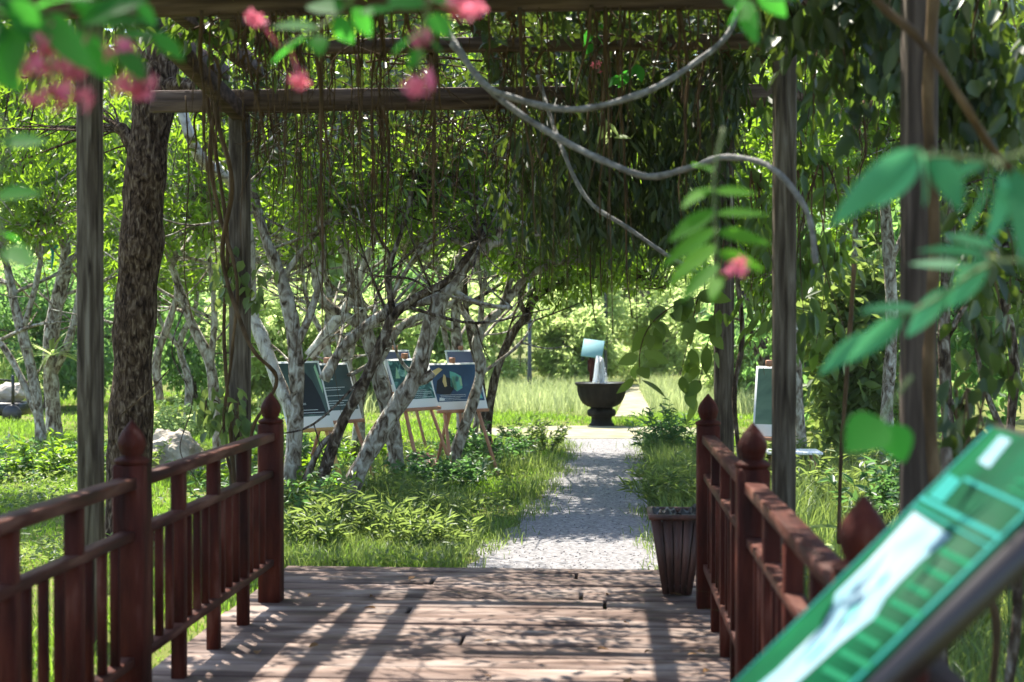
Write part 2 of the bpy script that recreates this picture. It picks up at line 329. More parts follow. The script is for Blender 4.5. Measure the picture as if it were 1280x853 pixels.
# ------------------------------------------------------------------ trees
def limb_pts(l, Y): return [P(a[0], a[1], (a[2] if len(a) > 2 else Y)) for a in l]
def clusters(lf, tw, cen, anchors, nl, Lf, Wf, spread=.2, droop=.5, twig=.006, twmax=1e9, up=.6):
    A = np.array(anchors)
    for i, c in enumerate(cen):
        dd = np.linalg.norm(A - c, axis=1); a = A[np.argmin(dd + rng.uniform(0, .5, len(A)) * dd.mean() * .3)]; d = c - a; ln = np.linalg.norm(d); d = d / max(ln, 1e-6)
        if tw is not None and i < twmax:
            mid = (a + c) / 2 + rng.normal(0, .08 * ln, 3) + V(0, 0, .06 * ln); tube(tw, [a, mid, c], [twig * 1.8, twig * .5], 4, 2, 0, False)
        t = rng.uniform(-.05, 1, nl) * spread * 1.6; ang = rng.normal(0, 1, (nl, 3))
        Dn = nrm(ang) + d * .6 + V(0, 0, -droop); cards(lf, c - d * t[:, None] * .8 + rng.normal(0, spread * .35, (nl, 3)), Dn, Lf * rng.uniform(.65, 1.2, nl), Wf * rng.uniform(.7, 1.2, nl), .15, up)
def in_blob(c, r, n):
    v = nrm(rng.normal(0, 1, (n, 3))) * (rng.random((n, 1)) ** .5); return np.array(c) + v * np.array(r)
DENS = .78
def tree(name, label, cat, Y, limbs, blobs, Lf=.115, Wf=.034, nl=16, bark=None, leaf=None, group=None, seg=10, wob=.09, base=None, spread=.2, droop=.5, twmax=120, pale=()):
    b = limb_pts([limbs[0][0][0]], Y)[0] if base is None else base
    t = thing(name, (b[0], b[1], GZ), label, cat, group); m = MB(); anch = []
    for li, (pts, ra, rb) in enumerate(limbs):
        q = limb_pts(pts, Y); kk_ = 1 if name == 'shade_tree' else .8; rr = [PX(ra * kk_, Y), PX(rb * kk_, Y)]
        if pts is limbs[0][0] or abs(q[0][2] - GZ) < .12:
            q = [q[0] + V(0, 0, -.12)] + q; rr = [rr[0] * 1.25, rr[0] * 1.05, rr[0] * .98, rr[0] * .95] + [rr[0] + (rr[1] - rr[0]) * k for k in (.25, .5, .75, 1)]
        mm_ = MB() if li in pale else m
        tube(mm_, q, rr, seg, 6, wob)
        if li in pale: mm_.build('limb', M_BARKSUN, t, True)  # limbs in full sun get the brightened bark colour
        s = spline(q, 4); anch += list(s[len(s) // 3:])
    lf = MB()
    if group == OG:
        A_ = np.array(anch); A_ = A_[(A_[:, 2] > .9) & (A_[:, 2] < 2.7)]
        for _ in range(12 if len(A_) else 0):
            a0 = A_[rng.integers(len(A_))]; d_ = nrm(rng.normal(0, 1, 3) * V(1, .6, .5) + V(.15, 0, .55)); L_ = rng.uniform(.5, 1.3); m1 = a0 + d_ * L_ * .5 + rng.normal(0, .07, 3); e_ = a0 + d_ * L_ + V(0, 0, .1); r_ = rng.uniform(.010, .022) * (Y / 13)
            tube(m, [a0, m1, e_], [r_, r_ * .7, r_ * .25], 6, 5, .1); d2 = nrm(d_ + rng.normal(0, .6, 3)); tube(m, [m1, m1 + d2 * .25, m1 + d2 * .5 + V(0, 0, .08)], [r_ * .5, r_ * .15], 5, 3, .1)
    for px, py, Yb, rx, ry, rz, nc in blobs:
        c = P(px, py, Yb); nc = int(nc * DENS)
        for _ in range(9):
            a0 = anch[np.argmin(np.linalg.norm(np.array(anch) - c, axis=1) * rng.uniform(.7, 1.3, len(anch)))]; e0 = in_blob(c, (rx, rz, ry), 1)[0]; tube(m, [a0, (a0 + e0) / 2 + rng.normal(0, .09, 3), e0], [.017, .010, .005], 5, 4, .1)
        clusters(lf, m, in_blob(c, (rx, rz, ry), nc), anch, nl, Lf, Wf, spread, droop, .005, twmax // max(1, len(blobs)))
    m.build('trunk', bark or M_BARK, t, True)
    if blobs: lf.build('crown', leaf or M_LEAF, t)
    return t
OG = 'small leaning fruit trees left of the path'
# big straight trunk just outside the pergola
tree('shade_tree', 'thick rough brown straight trunk behind the near left pergola post', 'tree', 9.6,
     [([(162, 686), (162, 570), (166, 450), (172, 360), (178, 280), (184, 204), (194, 110), (206, 20), (216, -120), (230, -260)], 27, 25),
      ([(190, 205), (170, 185), (155, 165), (147, 158)], 13, 7), ([(200, 110), (240, 110, 9.4), (275, 125, 9.3), (300, 150, 9.2)], 14, 5),
      ([(215, 20), (170, -60, 10), (110, -150, 10.5)], 14, 7), ([(222, -100), (300, -170, 10), (370, -230, 10.5)], 13, 6)],
     [(150, -170, 10.3, 1.3, .5, .9, 110), (60, 120, 11.0, .75, .9, .7, 90), (330, -190, 10.8, .9, .4, .7, 60)], bark=M_BARKW, seg=14, wob=.07)
# left pair of forked trunks
tree('fruit_tree', 'forked pale trunk holding a spiky air plant at the left edge of the lawn', 'tree', 18.6,
     [([(68, 551), (66, 500), (62, 445), (70, 385), (82, 330), (78, 290), (58, 235), (36, 195)], 12, 5), ([(66, 470), (88, 420), (102, 350), (110, 280)], 7, 4), ([(80, 330), (100, 310), (112, 240), (150, 190)], 6, 3)],
     [(60, 210, 18.4, 1.1, 1.0, 1.0, 130), (40, 60, 18.8, 1.2, 1.1, 1.0, 130), (150, 210, 18.2, .7, .8, .8, 70)], Lf=.15, Wf=.045, group=OG)
tree('fruit_tree', 'slim dark trunks splaying left beside the pale forked trunk', 'tree', 18.0,
     [([(52, 556), (46, 500), (34, 440), (18, 380), (8, 330), (-10, 260)], 9, 5), ([(46, 520), (25, 470), (5, 435), (-25, 400)], 6, 4), ([(30, 410), (46, 350), (52, 300), (40, 250)], 5, 3)],
     [(0, 230, 17.6, 1.0, 1.0, .9, 110), (-30, 90, 18, 1.2, 1.2, 1.0, 110)], Lf=.15, Wf=.045, group=OG)
tree('fruit_tree', 'grey leaning trunk seen between the thick trunk and the vine-wrapped post', 'tree', 15.0,
     [([(274, 588), (270, 520), (262, 455), (240, 405), (222, 355), (205, 300)], 9, 5), ([(262, 460), (268, 400), (262, 330), (250, 280)], 6, 3), ([(200, 500), (196, 450), (212, 400), (222, 360), (214, 320)], 7, 4)],
     [(230, 240, 14.6, .8, .8, .8, 120), (260, 90, 15, 1.1, .9, .9, 130)], Lf=.13, Wf=.04, group=OG)
tree('fruit_tree', 'twin stemmed tree with a curved limb coloured sunlit white behind the vine-wrapped post', 'tree', 11.6,
     [([(362, 640), (365, 590), (369, 530), (371, 480), (366, 410), (352, 350), (333, 300), (318, 250), (300, 180)], 13, 6),
      ([(366, 520), (345, 470), (326, 420), (314, 385), (311, 320, 11.4), (302, 250, 11.1), (284, 222, 10.8), (262, 208, 10.6), (246, 190, 10.5), (236, 165, 10.4), (228, 138, 10.4)], 11, 8),
      ([(368, 440), (392, 380), (404, 320), (398, 250)], 7, 4), ([(352, 350), (388, 300), (420, 270), (470, 250)], 5, 3)],
     [(330, 170, 11.8, .7, .6, .6, 110), (420, 230, 11.7, .55, .55, .6, 90), (400, 40, 12.4, .9, .7, .7, 110)], group=OG, pale=(1,))
tree('fruit_tree', 'dark slender trunk leaning right in front of the left easel boards', 'tree', 11.3,
     [([(398, 648), (403, 600), (425, 535), (455, 478), (478, 428), (492, 395), (520, 372), (560, 350), (600, 300)], 9.5, 5), ([(492, 395), (486, 340), (508, 270), (520, 200)], 5.5, 3), ([(425, 535), (400, 560), (382, 600)], 4, 6)],
     [(520, 220, 11.6, .6, .55, .6, 100), (590, 230, 12, .6, .6, .6, 90)], bark=M_BARKD, group=OG)
tree('fruit_tree', 'stout mottled trunk leaning right across the easels with a sawn knob', 'tree', 11.6,
     [([(426, 640), (448, 590), (478, 535), (505, 495), (522, 462), (538, 410), (552, 372), (580, 335), (618, 295), (640, 250)], 15, 9), ([(515, 478), (530, 474), (541, 466)], 10, 8),
      ([(552, 372), (500, 384), (458, 408), (425, 440), (405, 475)], 8, 9), ([(600, 315), (560, 300), (520, 320)], 5, 3), ([(600, 310), (640, 300), (690, 290)], 6, 2.5), ([(640, 250), (642, 200), (660, 140)], 8, 4), ([(560, 360), (600, 380), (640, 385)], 5, 3)],
     [(610, 160, 11.9, .75, .6, .7, 120), (700, 190, 12.2, .7, .6, .7, 100), (520, 90, 12.5, .8, .7, .7, 110)], group=OG)
tree('fruit_tree', 'white blotched trunk crossing behind the stout leaning trunk', 'tree', 13.4,
     [([(498, 607), (494, 560), (484, 510), (470, 455), (456, 410), (442, 360), (425, 300)], 14, 8), ([(470, 450), (430, 470), (395, 450), (392, 440), (418, 408), (440, 375), (458, 325), (478, 275), (492, 245)], 3, 5), ([(388, 446), (412, 412), (440, 372), (460, 318), (486, 250)], 11, 4), ([(470, 455), (500, 410), (540, 390), (580, 372)], 8, 4), ([(456, 410), (400, 370), (395, 300), (410, 250)], 9, 4)],
     [(440, 190, 13.4, .8, .6, .7, 130), (330, 130, 13.6, .8, .7, .7, 110), (480, 30, 14, 1.1, .8, .8, 120)], group=OG, Lf=.125, Wf=.036, pale=(2,))
tree('fruit_tree', 'crooked dark trunk leaning in front of the bird board', 'tree', 14.0,
     [([(560, 598), (575, 550), (592, 500), (601, 460), (596, 430), (606, 405), (628, 385), (655, 350), (690, 330), (740, 325)], 9, 3.5), ([(628, 385), (640, 340), (650, 280), (648, 200)], 6, 3), ([(600, 415), (575, 380), (570, 320)], 5, 3)],
     [(680, 290, 14, .7, .45, .7, 110), (730, 180, 13, .8, .35, .9, 140), (790, 120, 15, .9, .35, 1.0, 120), (625, 140, 13.4, .7, .3, 1.1, 170), (650, 150, 16.2, .9, .35, 1.2, 170), (600, 90, 12.2, .6, .25, .6, 90), (650, 180, 14.4, .9, .6, .8, 120), (760, 290, 14.4, .7, .45, .7, 90)], group=OG, Lf=.12, Wf=.034)
tree('fruit_tree', 'thin mossy trunk curving right between bird board and lamp pole', 'tree', 16.5,
     [([(606, 570), (612, 510), (622, 460), (642, 415), (660, 395), (664, 380), (700, 355), (760, 345), (830, 360)], 7, 2.5), ([(606, 540), (600, 470), (584, 400), (580, 330)], 7, 4), ([(660, 395), (650, 372), (672, 320), (700, 260)], 5, 3)],
     [(700, 330, 16.3, .9, .5, .8, 110), (800, 320, 16.5, .9, .42, .8, 110), (730, 220, 16.7, 1.1, .7, .9, 120)], bark=M_BARKD, group=OG, Lf=.125, Wf=.036)
tree('fruit_tree', 'upright grey trunks rising behind the bird board', 'tree', 17.5,
     [([(578, 561), (578, 500), (572, 440), (570, 390), (580, 320), (560, 250)], 10, 5), ([(574, 470), (556, 420), (552, 360), (540, 300)], 5, 3), ([(592, 560), (600, 480), (600, 400), (610, 320)], 5, 3)],
     [(560, 270, 17.4, .9, .7, .8, 120), (620, 130, 17.8, 1.2, .9, .9, 130), (480, 160, 18, 1, .9, .9, 110)], group=OG, Lf=.14, Wf=.04)
tree('fruit_tree', 'branching trunk in shade far behind the left easel boards', 'tree', 19.0,
     [([(420, 548), (418, 490), (408, 430), (412, 370), (395, 310)], 8, 4), ([(410, 430), (385, 380), (375, 320)], 5, 3), ([(412, 400), (440, 360), (455, 300)], 5, 3)],
     [(400, 280, 19, 1.1, .7, .9, 120), (360, 110, 19.4, 1.4, 1.1, 1, 130), (200, 330, 20, 1.1, .6, .9, 90)], group=OG, Lf=.15, Wf=.045)
tree('fruit_tree', 'small bent tree in the lit gap between thick trunk and boulder', 'tree', 21.0,
     [([(232, 535), (236, 480), (225, 430), (245, 380), (240, 320)], 6, 3), ([(228, 440), (200, 400), (190, 350)], 4, 2)],
     [(220, 330, 21, 1.2, .7, .9, 110), (130, 290, 21.5, 1.2, .9, 1, 120), (180, 120, 21.5, 1.6, 1.2, 1, 140)], group=OG, Lf=.16, Wf=.05)

tree('fruit_tree', 'added tree leaning in from beyond the left edge to shade the lawn', 'tree', 12.5,  # added mostly out of view to cast shade on the left lawn
     [([(-110, 628), (-100, 520), (-80, 420), (-60, 320), (-20, 220), (30, 150)], 11, 5), ([(-80, 420), (-140, 330), (-180, 240)], 6, 3), ([(-60, 320), (10, 290), (70, 280)], 5, 2)],
     [(-40, 100, 12.5, 1.0, .8, .9, 170), (40, 230, 12.4, .6, .5, .6, 70), (-150, 150, 13, 1.1, 1, 1, 170), (-60, -40, 12, 1.1, .6, 1, 130)], group=OG)
tree('fruit_tree', 'slim pale trunks crossing in the gap left of the leafy teal board', 'tree', 15.5,
     [([(452, 580), (450, 520), (436, 460), (415, 400), (392, 340), (380, 270)], 7, 4), ([(440, 578), (452, 500), (476, 430), (492, 370), (520, 320)], 6, 3), ([(436, 460), (446, 400), (440, 340)], 4, 2)],
     [(400, 220, 15.5, .9, .6, .8, 120), (510, 260, 15.5, .8, .5, .8, 100)], group=OG, Lf=.125, Wf=.036)

# background trees and bushes, each its own trunk and crown
def bg_tree(name, label, cat, x, y, h, rx, nc, Lf, Wf, leaf, group=None, low=.15, nl=16, ry=None):
    t = thing(name, (x, y, GZ), label, cat, group); m = MB(); lf = MB(); anch = []
    base = V(x, y, GZ - .1); top = V(x + rng.normal(0, .3), y + rng.normal(0, .3), GZ + h * .8); r0 = .035 * h ** .9
    tube(m, [base, base * .5 + top * .5 + rng.normal(0, .15, 3) * h * .1, top], [r0, r0 * .7, r0 * .2], 8, 5, .08)
    for k in range(7):
        a = rng.uniform(0, 6.28); s = base + (top - base) * rng.uniform(.2, .8); e = s + V(math.cos(a) * rx * .7, math.sin(a) * rx * .7, h * rng.uniform(.08, .25)); tube(m, [s, (s + e) / 2 + V(0, 0, .06 * h), e], [r0 * .45, r0 * .12], 5, 3, .05); anch += list(spline([s, (s + e) / 2, e], 4))
    cen = []
    for k in range(9):
        a = rng.uniform(0, 6.28); q = rx * rng.uniform(.1, .65); zz = GZ + h * rng.uniform(low + .1, .92); sc = rng.uniform(.35, .6)
        cen.append(in_blob((x + q * math.cos(a), y + q * math.sin(a), zz), (rx * sc, (ry or rx) * sc, h * .16), nc // 9))
    cen = np.concatenate(cen); cen[:, 2] = np.maximum(cen[:, 2], GZ + .15)
    clusters(lf, None, cen, anch, nl, Lf, Wf, Lf * 1.6, .35, up=.15)
    m.build('trunk', M_BARKD, t, True); lf.build('crown', leaf, t); return t
BG = 'tall trees closing off the garden'
for k, (x, y, h, rx) in enumerate([(-30, 52, 16, 6.5), (-24, 56, 17, 6.5), (-18, 52, 15.5, 6), (-12.5, 57, 17, 6.5), (-7, 60, 17, 6), (-1.5, 66, 18, 6.5), (5, 64, 17, 6.5), (10.5, 58, 17, 6.5), (16, 53, 16, 6.5), (22, 48, 15, 6), (29, 54, 16, 6.5), (1.5, 55, 9, 4.5), (7.5, 50, 9, 4.5), (-4.6, 53, 9, 4.2), (13, 46, 9, 4), (-15, 45, 9, 4), (-21, 46, 10, 4.5), (-10, 47, 9, 4)]):
    bg_tree('broadleaf_tree', 'tall leafy tree closing off the garden behind the nearer bushes', 'tree', x, y, h, rx, 900, .46, .21, M_FAR if k > 10 or k in (4, 5, 6) else M_TALL, BG, .0)
BB = 'sunlit bushes beyond the lawn'
for k, (x, y, h, rx) in enumerate([(-12.5, 27, 3.4, 2.2), (-10.2, 25.5, 2.8, 1.9), (-8.2, 28, 3.6, 2.1), (-6.2, 26, 2.6, 1.8), (-4.8, 29, 3.2, 1.9), (-15, 30, 4, 2.5)]):
    bg_tree('bush', 'rounded sunlit bush at the back of the left lawn behind the fruit trees', 'bush', x, y, h, rx, 620, .15, .06, M_FARB if k % 3 else M_FAR, BB, .0)
for k, (x, y, h, rx) in enumerate([(-3.0, 33, 3.2, 1.9), (-.9, 37, 3.5, 2.0), (3.6, 35, 4.0, 2.0), (5.6, 32, 3.4, 1.9), (1.2, 40, 3.6, 2.2), (7.5, 34, 3.8, 2.2), (-5.0, 36, 3.4, 2.0), (2.4, 46, 4.2, 2.6), (-3.2, 28.5, 2.0, 1.1), (-4.2, 26, 2.3, 1.3), (-1.0, 33, 2.2, 1.1), (2.7, 27.5, 2.1, 1.2), (2.0, 31, 2.2, 1.1), (-.6, 34, 2.6, 1.3), (4.2, 28, 2.6, 1.4)]):
    bg_tree('bush', 'bright yellow green bush in full sun behind the fountain', 'bush', x, y, h, rx, 600, .17, .065, M_FAR, 'bright bushes behind the fountain', .0)
for k, (x, y, h, rx) in enumerate([(2.6, 16, 2.2, .9), (4.0, 18, 3.4, 1.5), (5.4, 15.5, 2.8, 1.4), (3.3, 21, 3.6, 1.4), (6.8, 19, 4.2, 1.7), (2.9, 25, 4.2, 1.3), (5.0, 24, 5, 1.8)]):
    bg_tree('bush', 'broad leaved green bush beyond the right railing', 'bush', x, y, h, rx, 200, .19, .08, [M_WEED, M_FARB][k % 2], 'bushes beyond the right railing', .0)
# trees whose crowns hang over from the right
RG = 'slender trees right of the bridge'
tree('slender_tree', 'grey white trunk standing in weeds between the right pergola posts', 'tree', 14.0,
     [([(1108, 600), (1108, 530), (1112, 460), (1115, 400), (1112, 330), (1105, 230), (1110, 120), (1120, 0)], 10, 7), ([(1112, 330), (1150, 250), (1190, 190)], 5, 3)],
     [(1060, 130, 13.5, .9, .9, .8, 140), (1180, 180, 14, .9, 1.1, .8, 140), (1040, 20, 14, 1, .9, .8, 110)], Lf=.14, Wf=.05, leaf=M_LEAF, group=RG)
tree('slender_tree', 'dark thin trunk behind the nearest right pergola post', 'tree', 8.6,
     [([(1195, 712), (1192, 620), (1184, 520), (1180, 420), (1186, 300), (1182, 180), (1190, 50), (1200, -80)], 10, 8), ([(1184, 420), (1240, 330), (1280, 290)], 5, 3), ([(1188, 500), (1230, 600), (1250, 715)], 4, 5)],
     [(1220, 120, 8.8, .6, .6, .6, 110), (1260, 320, 9, .4, .4, .5, 60), (1110, 40, 9, .6, .4, .6, 90)], Lf=.12, Wf=.05, leaf=M_VINE, bark=M_BARKD, group=RG)
tree('slender_tree', 'grey pole-like trunk with sparse leaves right of the fountain path', 'tree', 18.0,
     [([(1066, 552), (1066, 470), (1067, 400), (1068, 340), (1070, 240)], 5, 4)], [(1000, 180, 18, 1.2, 1.0, .9, 120), (1080, 260, 18.4, .7, .6, .8, 60)], Lf=.16, Wf=.06, group=RG)
tree('slender_tree', 'mossy trunk arching its crown over the far end of the path', 'tree', 15.0,
     [([(1004, 588), (998, 500), (990, 400), (960, 320), (910, 270), (850, 250)], 8, 4), ([(985, 390), (1000, 300), (1010, 200)], 6, 3)],
     [(890, 240, 15, 1.0, .7, .8, 150), (960, 150, 15, 1.1, .9, .8, 140), (820, 220, 15.4, .8, .6, .8, 110), (950, 330, 15, .5, .5, .5, 50)], Lf=.14, Wf=.045, group=RG)
tree('slender_tree', 'multi stemmed tree in shade at the far right edge', 'tree', 10.5,
     [([(1268, 670), (1262, 560), (1268, 450), (1250, 330), (1262, 200), (1240, 60)], 8, 6), ([(1262, 560), (1230, 480), (1216, 380), (1226, 250)], 5, 3)],
     [(1250, 230, 10.6, .6, .7, .6, 120), (1200, 60, 10.8, .8, .6, .6, 110)], Lf=.13, Wf=.05, leaf=M_VINE, bark=M_BARKD, group=RG)

# ------------------------------------------------------------------ creeper over the pergola
def creeper(name, label, boxes, nl=14, Lf=.1, Wf=.035, leaf=None, group=None, droop=.9):
    b = np.array(boxes[0][0]); t = thing(name, b, label, 'creeper', group)
    for c, r, n in boxes:
        st = MB(); lf = MB()
        c = np.array(c, float); r = np.array(r); cen = c + rng.uniform(-1, 1, (n, 3)) * r; anch = [c + V(rng.uniform(-1, 1) * r[0], rng.uniform(-1, 1) * r[1], r[2]) for _ in range(10)]
        clusters(lf, st, cen, anch, nl, Lf, Wf, .14, droop, .003, 14)
        st.build('stem', M_ROOT, t, True); lf.build('foliage', leaf or M_VINE, t)
    return t
creeper('creeper', 'dark creeper mat lying over the right half of the pergola roof', [((.5, 7.4, 3.2), (.7, 1.3, .12), 150), ((-.2, 8.6, 3.1), (.6, .6, .12), 50)])
creeper('creeper', 'dense creeper mat over the near half of the pergola roof', [((-1.0, 5.3, 3.22), (2.1, 1.75, .12), 560)], Lf=.13, Wf=.06)
creeper('creeper', 'dark creeper mat lying over the left edge of the pergola roof', [((-2.4, 7.2, 3.2), (.45, 1.4, .12), 60)])
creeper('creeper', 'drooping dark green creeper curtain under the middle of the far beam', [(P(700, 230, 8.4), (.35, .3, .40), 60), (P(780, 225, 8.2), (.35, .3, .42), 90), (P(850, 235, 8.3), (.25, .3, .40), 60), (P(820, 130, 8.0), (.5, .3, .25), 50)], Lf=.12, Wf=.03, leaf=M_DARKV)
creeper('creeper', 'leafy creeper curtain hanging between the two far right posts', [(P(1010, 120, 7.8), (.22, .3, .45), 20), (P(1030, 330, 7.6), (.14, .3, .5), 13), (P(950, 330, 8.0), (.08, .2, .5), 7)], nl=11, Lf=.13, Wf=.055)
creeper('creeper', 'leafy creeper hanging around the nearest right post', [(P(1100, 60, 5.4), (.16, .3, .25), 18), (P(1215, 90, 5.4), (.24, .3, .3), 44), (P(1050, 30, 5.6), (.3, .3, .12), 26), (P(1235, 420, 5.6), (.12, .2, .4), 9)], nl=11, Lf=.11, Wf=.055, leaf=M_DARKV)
creeper('creeper', 'fresh green creeper leaves clinging to the vine-wrapped left post', [(P(285, 350, 8.5), (.10, .1, .10), 5), (P(310, 375, 8.5), (.08, .08, .06), 3), (P(285, 530, 8.4), (.14, .1, .14), 7)], nl=9, Lf=.10, Wf=.05, leaf=M_WEED)
creeper('creeper', 'creeper with pale leaves lying along the top left of the pergola', [(P(90, 60, 7.0), (.35, .3, .2), 24), (P(300, 40, 7.6), (.35, .3, .12), 22), (P(480, 30, 8), (.5, .3, .12), 26)], Lf=.1, Wf=.045)
t = thing('dry_vine_tangle', P(600, 60, 8.0), 'tangle of dry brown vine stems and dark leaves between the far beams', 'creeper'); st = MB(); lf = MB()
for k in range(230):
    a = V(rng.uniform(-2.2, .8), rng.uniform(6.8, 8.4), rng.uniform(2.9, 3.1)) if k % 2 else V(rng.uniform(-2.3, .8), rng.uniform(8.65, 9.5), rng.uniform(2.6, 3.0)); d = nrm(rng.normal(0, 1, 3) * V(1, .6, .35)) * rng.uniform(.25, .8); tube(st, [a, a + d * .5 + rng.normal(0, .07, 3), a + d + V(0, 0, -rng.random() * .2)], [rng.uniform(.003, .008), .002], 5, 4, .1, False)
n = 9000; q = np.stack([rng.uniform(-2.6, .9, n), rng.uniform(6.8, 9.9, n), rng.uniform(2.88, 3.16, n)], -1); q[:, 2] -= np.where(q[:, 1] > 8.65, .5 * rng.random(n) ** 2.2, 0); q = q[((q[:, 1] > 8.65) & (rng.random(n) < .8)) | (q[:, 0] > -.65) | (rng.random(n) < .08)]; n = len(q)
cards(lf, q, rng.normal(0, 1, (n, 3)) + V(0, 0, -.4), .085 * rng.uniform(.6, 1.2, n), .034, .2, .4)
for k in range(260):
    a = V(rng.uniform(-2.2, .8), rng.uniform(8.62, 9.4), rng.uniform(2.55, 2.95)); e = a + V(rng.normal(0, .12), rng.normal(0, .1), -rng.gamma(1.6, .3)); tube(st, [a, (a + e) / 2 + rng.normal(0, .04, 3), e], [.0035, .0015], 4, 4, .1, False)
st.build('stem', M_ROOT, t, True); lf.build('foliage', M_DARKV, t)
# broad round leaves hanging in front of the fountain
t = thing('hanging_branch', P(868, 350, 7.9), 'hanging branch of broad round green leaves right of the fountain', 'branch'); st = MB(); lf = MB()
bp_ = [P(905, 360, 7.9), P(872, 372, 7.9), P(838, 385, 7.9), P(812, 408, 7.9), P(800, 440, 7.9), P(800, 480, 7.9)]; tube(st, bp_, [.006, .003], 6, 5); st.build('stem', M_ROOT, t, True); st = MB()
b2 = [P(872, 372, 7.9), P(862, 420, 7.95), P(850, 470, 7.9)]; tube(st, b2, [.004, .002], 6, 5); st.build('stem', M_ROOT, t, True); st = MB(); b3 = [P(905, 300, 7.9), P(895, 380, 7.95), P(880, 450, 7.9), P(870, 500, 8)]; tube(st, b3, [.005, .002], 6, 5)
for q in list(spline(bp_, 5)[4:]) + list(spline(b2, 4)[1:]) + list(spline(b3, 4)[2:]):
    for k in range(1):
        d = V(rng.normal(0, .8), rng.normal(0, .6), -.7 + rng.normal(0, .4)); big_leaf(lf, q + rng.normal(0, .02, 3), d, (rng.normal(0, .8), -1, rng.normal(.5, .5)), rng.uniform(.11, .18), rng.uniform(.06, .10), .2)
st.build('stem', M_ROOT, t, True); lf.build('foliage', leaf_mat('broad olive leaf', (.04, .085, .015), (.09, .13, .03), (.30, .44, .06), .5, .5, .25), t)

# lianas
def liana(label, pts, r0, r1, m_=None, wob=.05):
    q = [P(*a) for a in pts]; t = MB(); tube(t, q, [r0, r1], 8, 10, wob * 2)
    o = bpy.data.objects.new('liana', t.mesh('liana', m_ or M_LIANA, True, q[0])); o.location = tuple(q[0]); COL.objects.link(o); tag(o, label, 'liana')
liana('grey liana sagging in the upper of two loops under the beams', [(555, 30, 5.6), (600, 100, 5.4), (650, 125, 5.3), (720, 137, 5.2), (800, 118, 5.2), (860, 85, 5.3), (912, 40, 5.4), (925, -20, 5.6)], .013, .011)
liana('longer grey liana swooping low and curling down beside the right post', [(565, 55, 5.5), (615, 115, 5.4), (690, 168, 5.3), (770, 208, 5.2), (815, 221, 5.2), (862, 210, 5.1), (905, 197, 5.1), (955, 205, 5.0), (990, 235, 4.9), (1012, 275, 4.9), (1020, 330, 4.9)], .013, .010)
liana('thin grey liana dangling below the creeper curtain', [(672, 95, 7.4), (700, 180, 7.1), (735, 250, 6.9), (785, 285, 6.8), (835, 320, 6.8), (880, 345, 6.9)], .012, .009)
liana('brown woody liana slanting across the upper right corner', [(1040, -70, 3.4), (1105, 10, 3.4), (1150, 50, 3.4), (1205, 130, 3.4), (1240, 185, 3.5), (1290, 240, 3.6)], .011, .009, M_ROOT)
liana('brown liana wound around the vine-wrapped left post', [(262, 60, 8.3), (272, 150, 8.3), (290, 230, 8.25), (278, 320, 8.35), (300, 400, 8.25), (318, 440, 8.2), (345, 470, 8.3), (337, 500, 8.3), (315, 540, 8.3), (312, 620, 8.4)], .016, .009, M_ROOT)
liana('second brown liana running straight down the vine-wrapped left post', [(250, 70, 8.4), (268, 180, 8.4), (284, 300, 8.4), (280, 420, 8.45), (290, 560, 8.45), (298, 660, 8.5)], .012, .012, M_ROOT)
liana('third brown liana leaning off the vine-wrapped left post', [(275, 110, 8.35), (262, 190, 8.3), (275, 270, 8.35), (296, 350, 8.3), (290, 440, 8.3), (280, 540, 8.35), (300, 640, 8.4)], .014, .008, M_ROOT)
liana('loose brown liana hanging from the left end of the far beam', [(232, 120, 8.45), (236, 220, 8.4), (230, 330, 8.4), (240, 400, 8.4)], .005, .003, M_ROOT)
liana('dark liana climbing up against the far right post', [(918, 80, 8.4), (910, 200, 8.4), (920, 330, 8.4), (928, 420, 8.4), (918, 500, 8.35), (930, 620, 8.4)], .016, .014, M_BARKD)
liana('stout brown liana running up the nearest right post', [(1168, -20, 4.45), (1160, 120, 4.45), (1168, 300, 4.45), (1160, 480, 4.45), (1170, 660, 4.45), (1150, 860, 4.5)], .018, .018, M_ROOT)
liana('dark vine stem hanging behind the green sign', [(1182, 560, 4.2), (1190, 680, 4.2), (1178, 780, 4.2), (1190, 900, 4.2)], .016, .012, M_BARKD)
liana('brown vine stem with a kink right of the green sign foot', [(1235, 600, 4.0), (1222, 700, 4.0), (1246, 780, 4.0), (1235, 900, 4.0)], .013, .010, M_ROOT)
liana('thin pale vine stem in the gap between the two right posts', [(1068, 330, 6.4), (1060, 450, 6.4), (1052, 560, 6.4), (1048, 680, 6.4)], .011, .008, M_ROOT)
liana('dark forked vine stem at the far lower right corner', [(1285, 560, 4.4), (1268, 660, 4.4), (1272, 760, 4.4), (1255, 900, 4.4)], .02, .015, M_BARKD)
creeper('creeper', 'dark creeper leaves added as shade at the lower right behind the green sign', [(P(1240, 700, 4.8), (.16, .2, .28), 16), (P(1200, 560, 5.0), (.1, .2, .2), 7)], nl=10, Lf=.1, Wf=.05, leaf=M_DARKV)  # dark clump added to deepen the shade in front of the bright grass
liana('thin dark twig hanging loose across the thick trunk', [(232, 380, 8.9), (215, 440, 8.8), (240, 500, 8.8), (225, 560, 8.8), (245, 600, 8.8)], .005, .003, M_BARKD)
liana('orange brown twig bent across the thick trunk', [(150, 520, 9.1), (185, 490, 9.1), (212, 462, 9.0)], .005, .004, M_ROOT)
liana('pale dry twig slanting under the far beam', [(345, 185, 9.0), (400, 215, 9), (440, 270, 9)], .006, .003, M_LIANA)

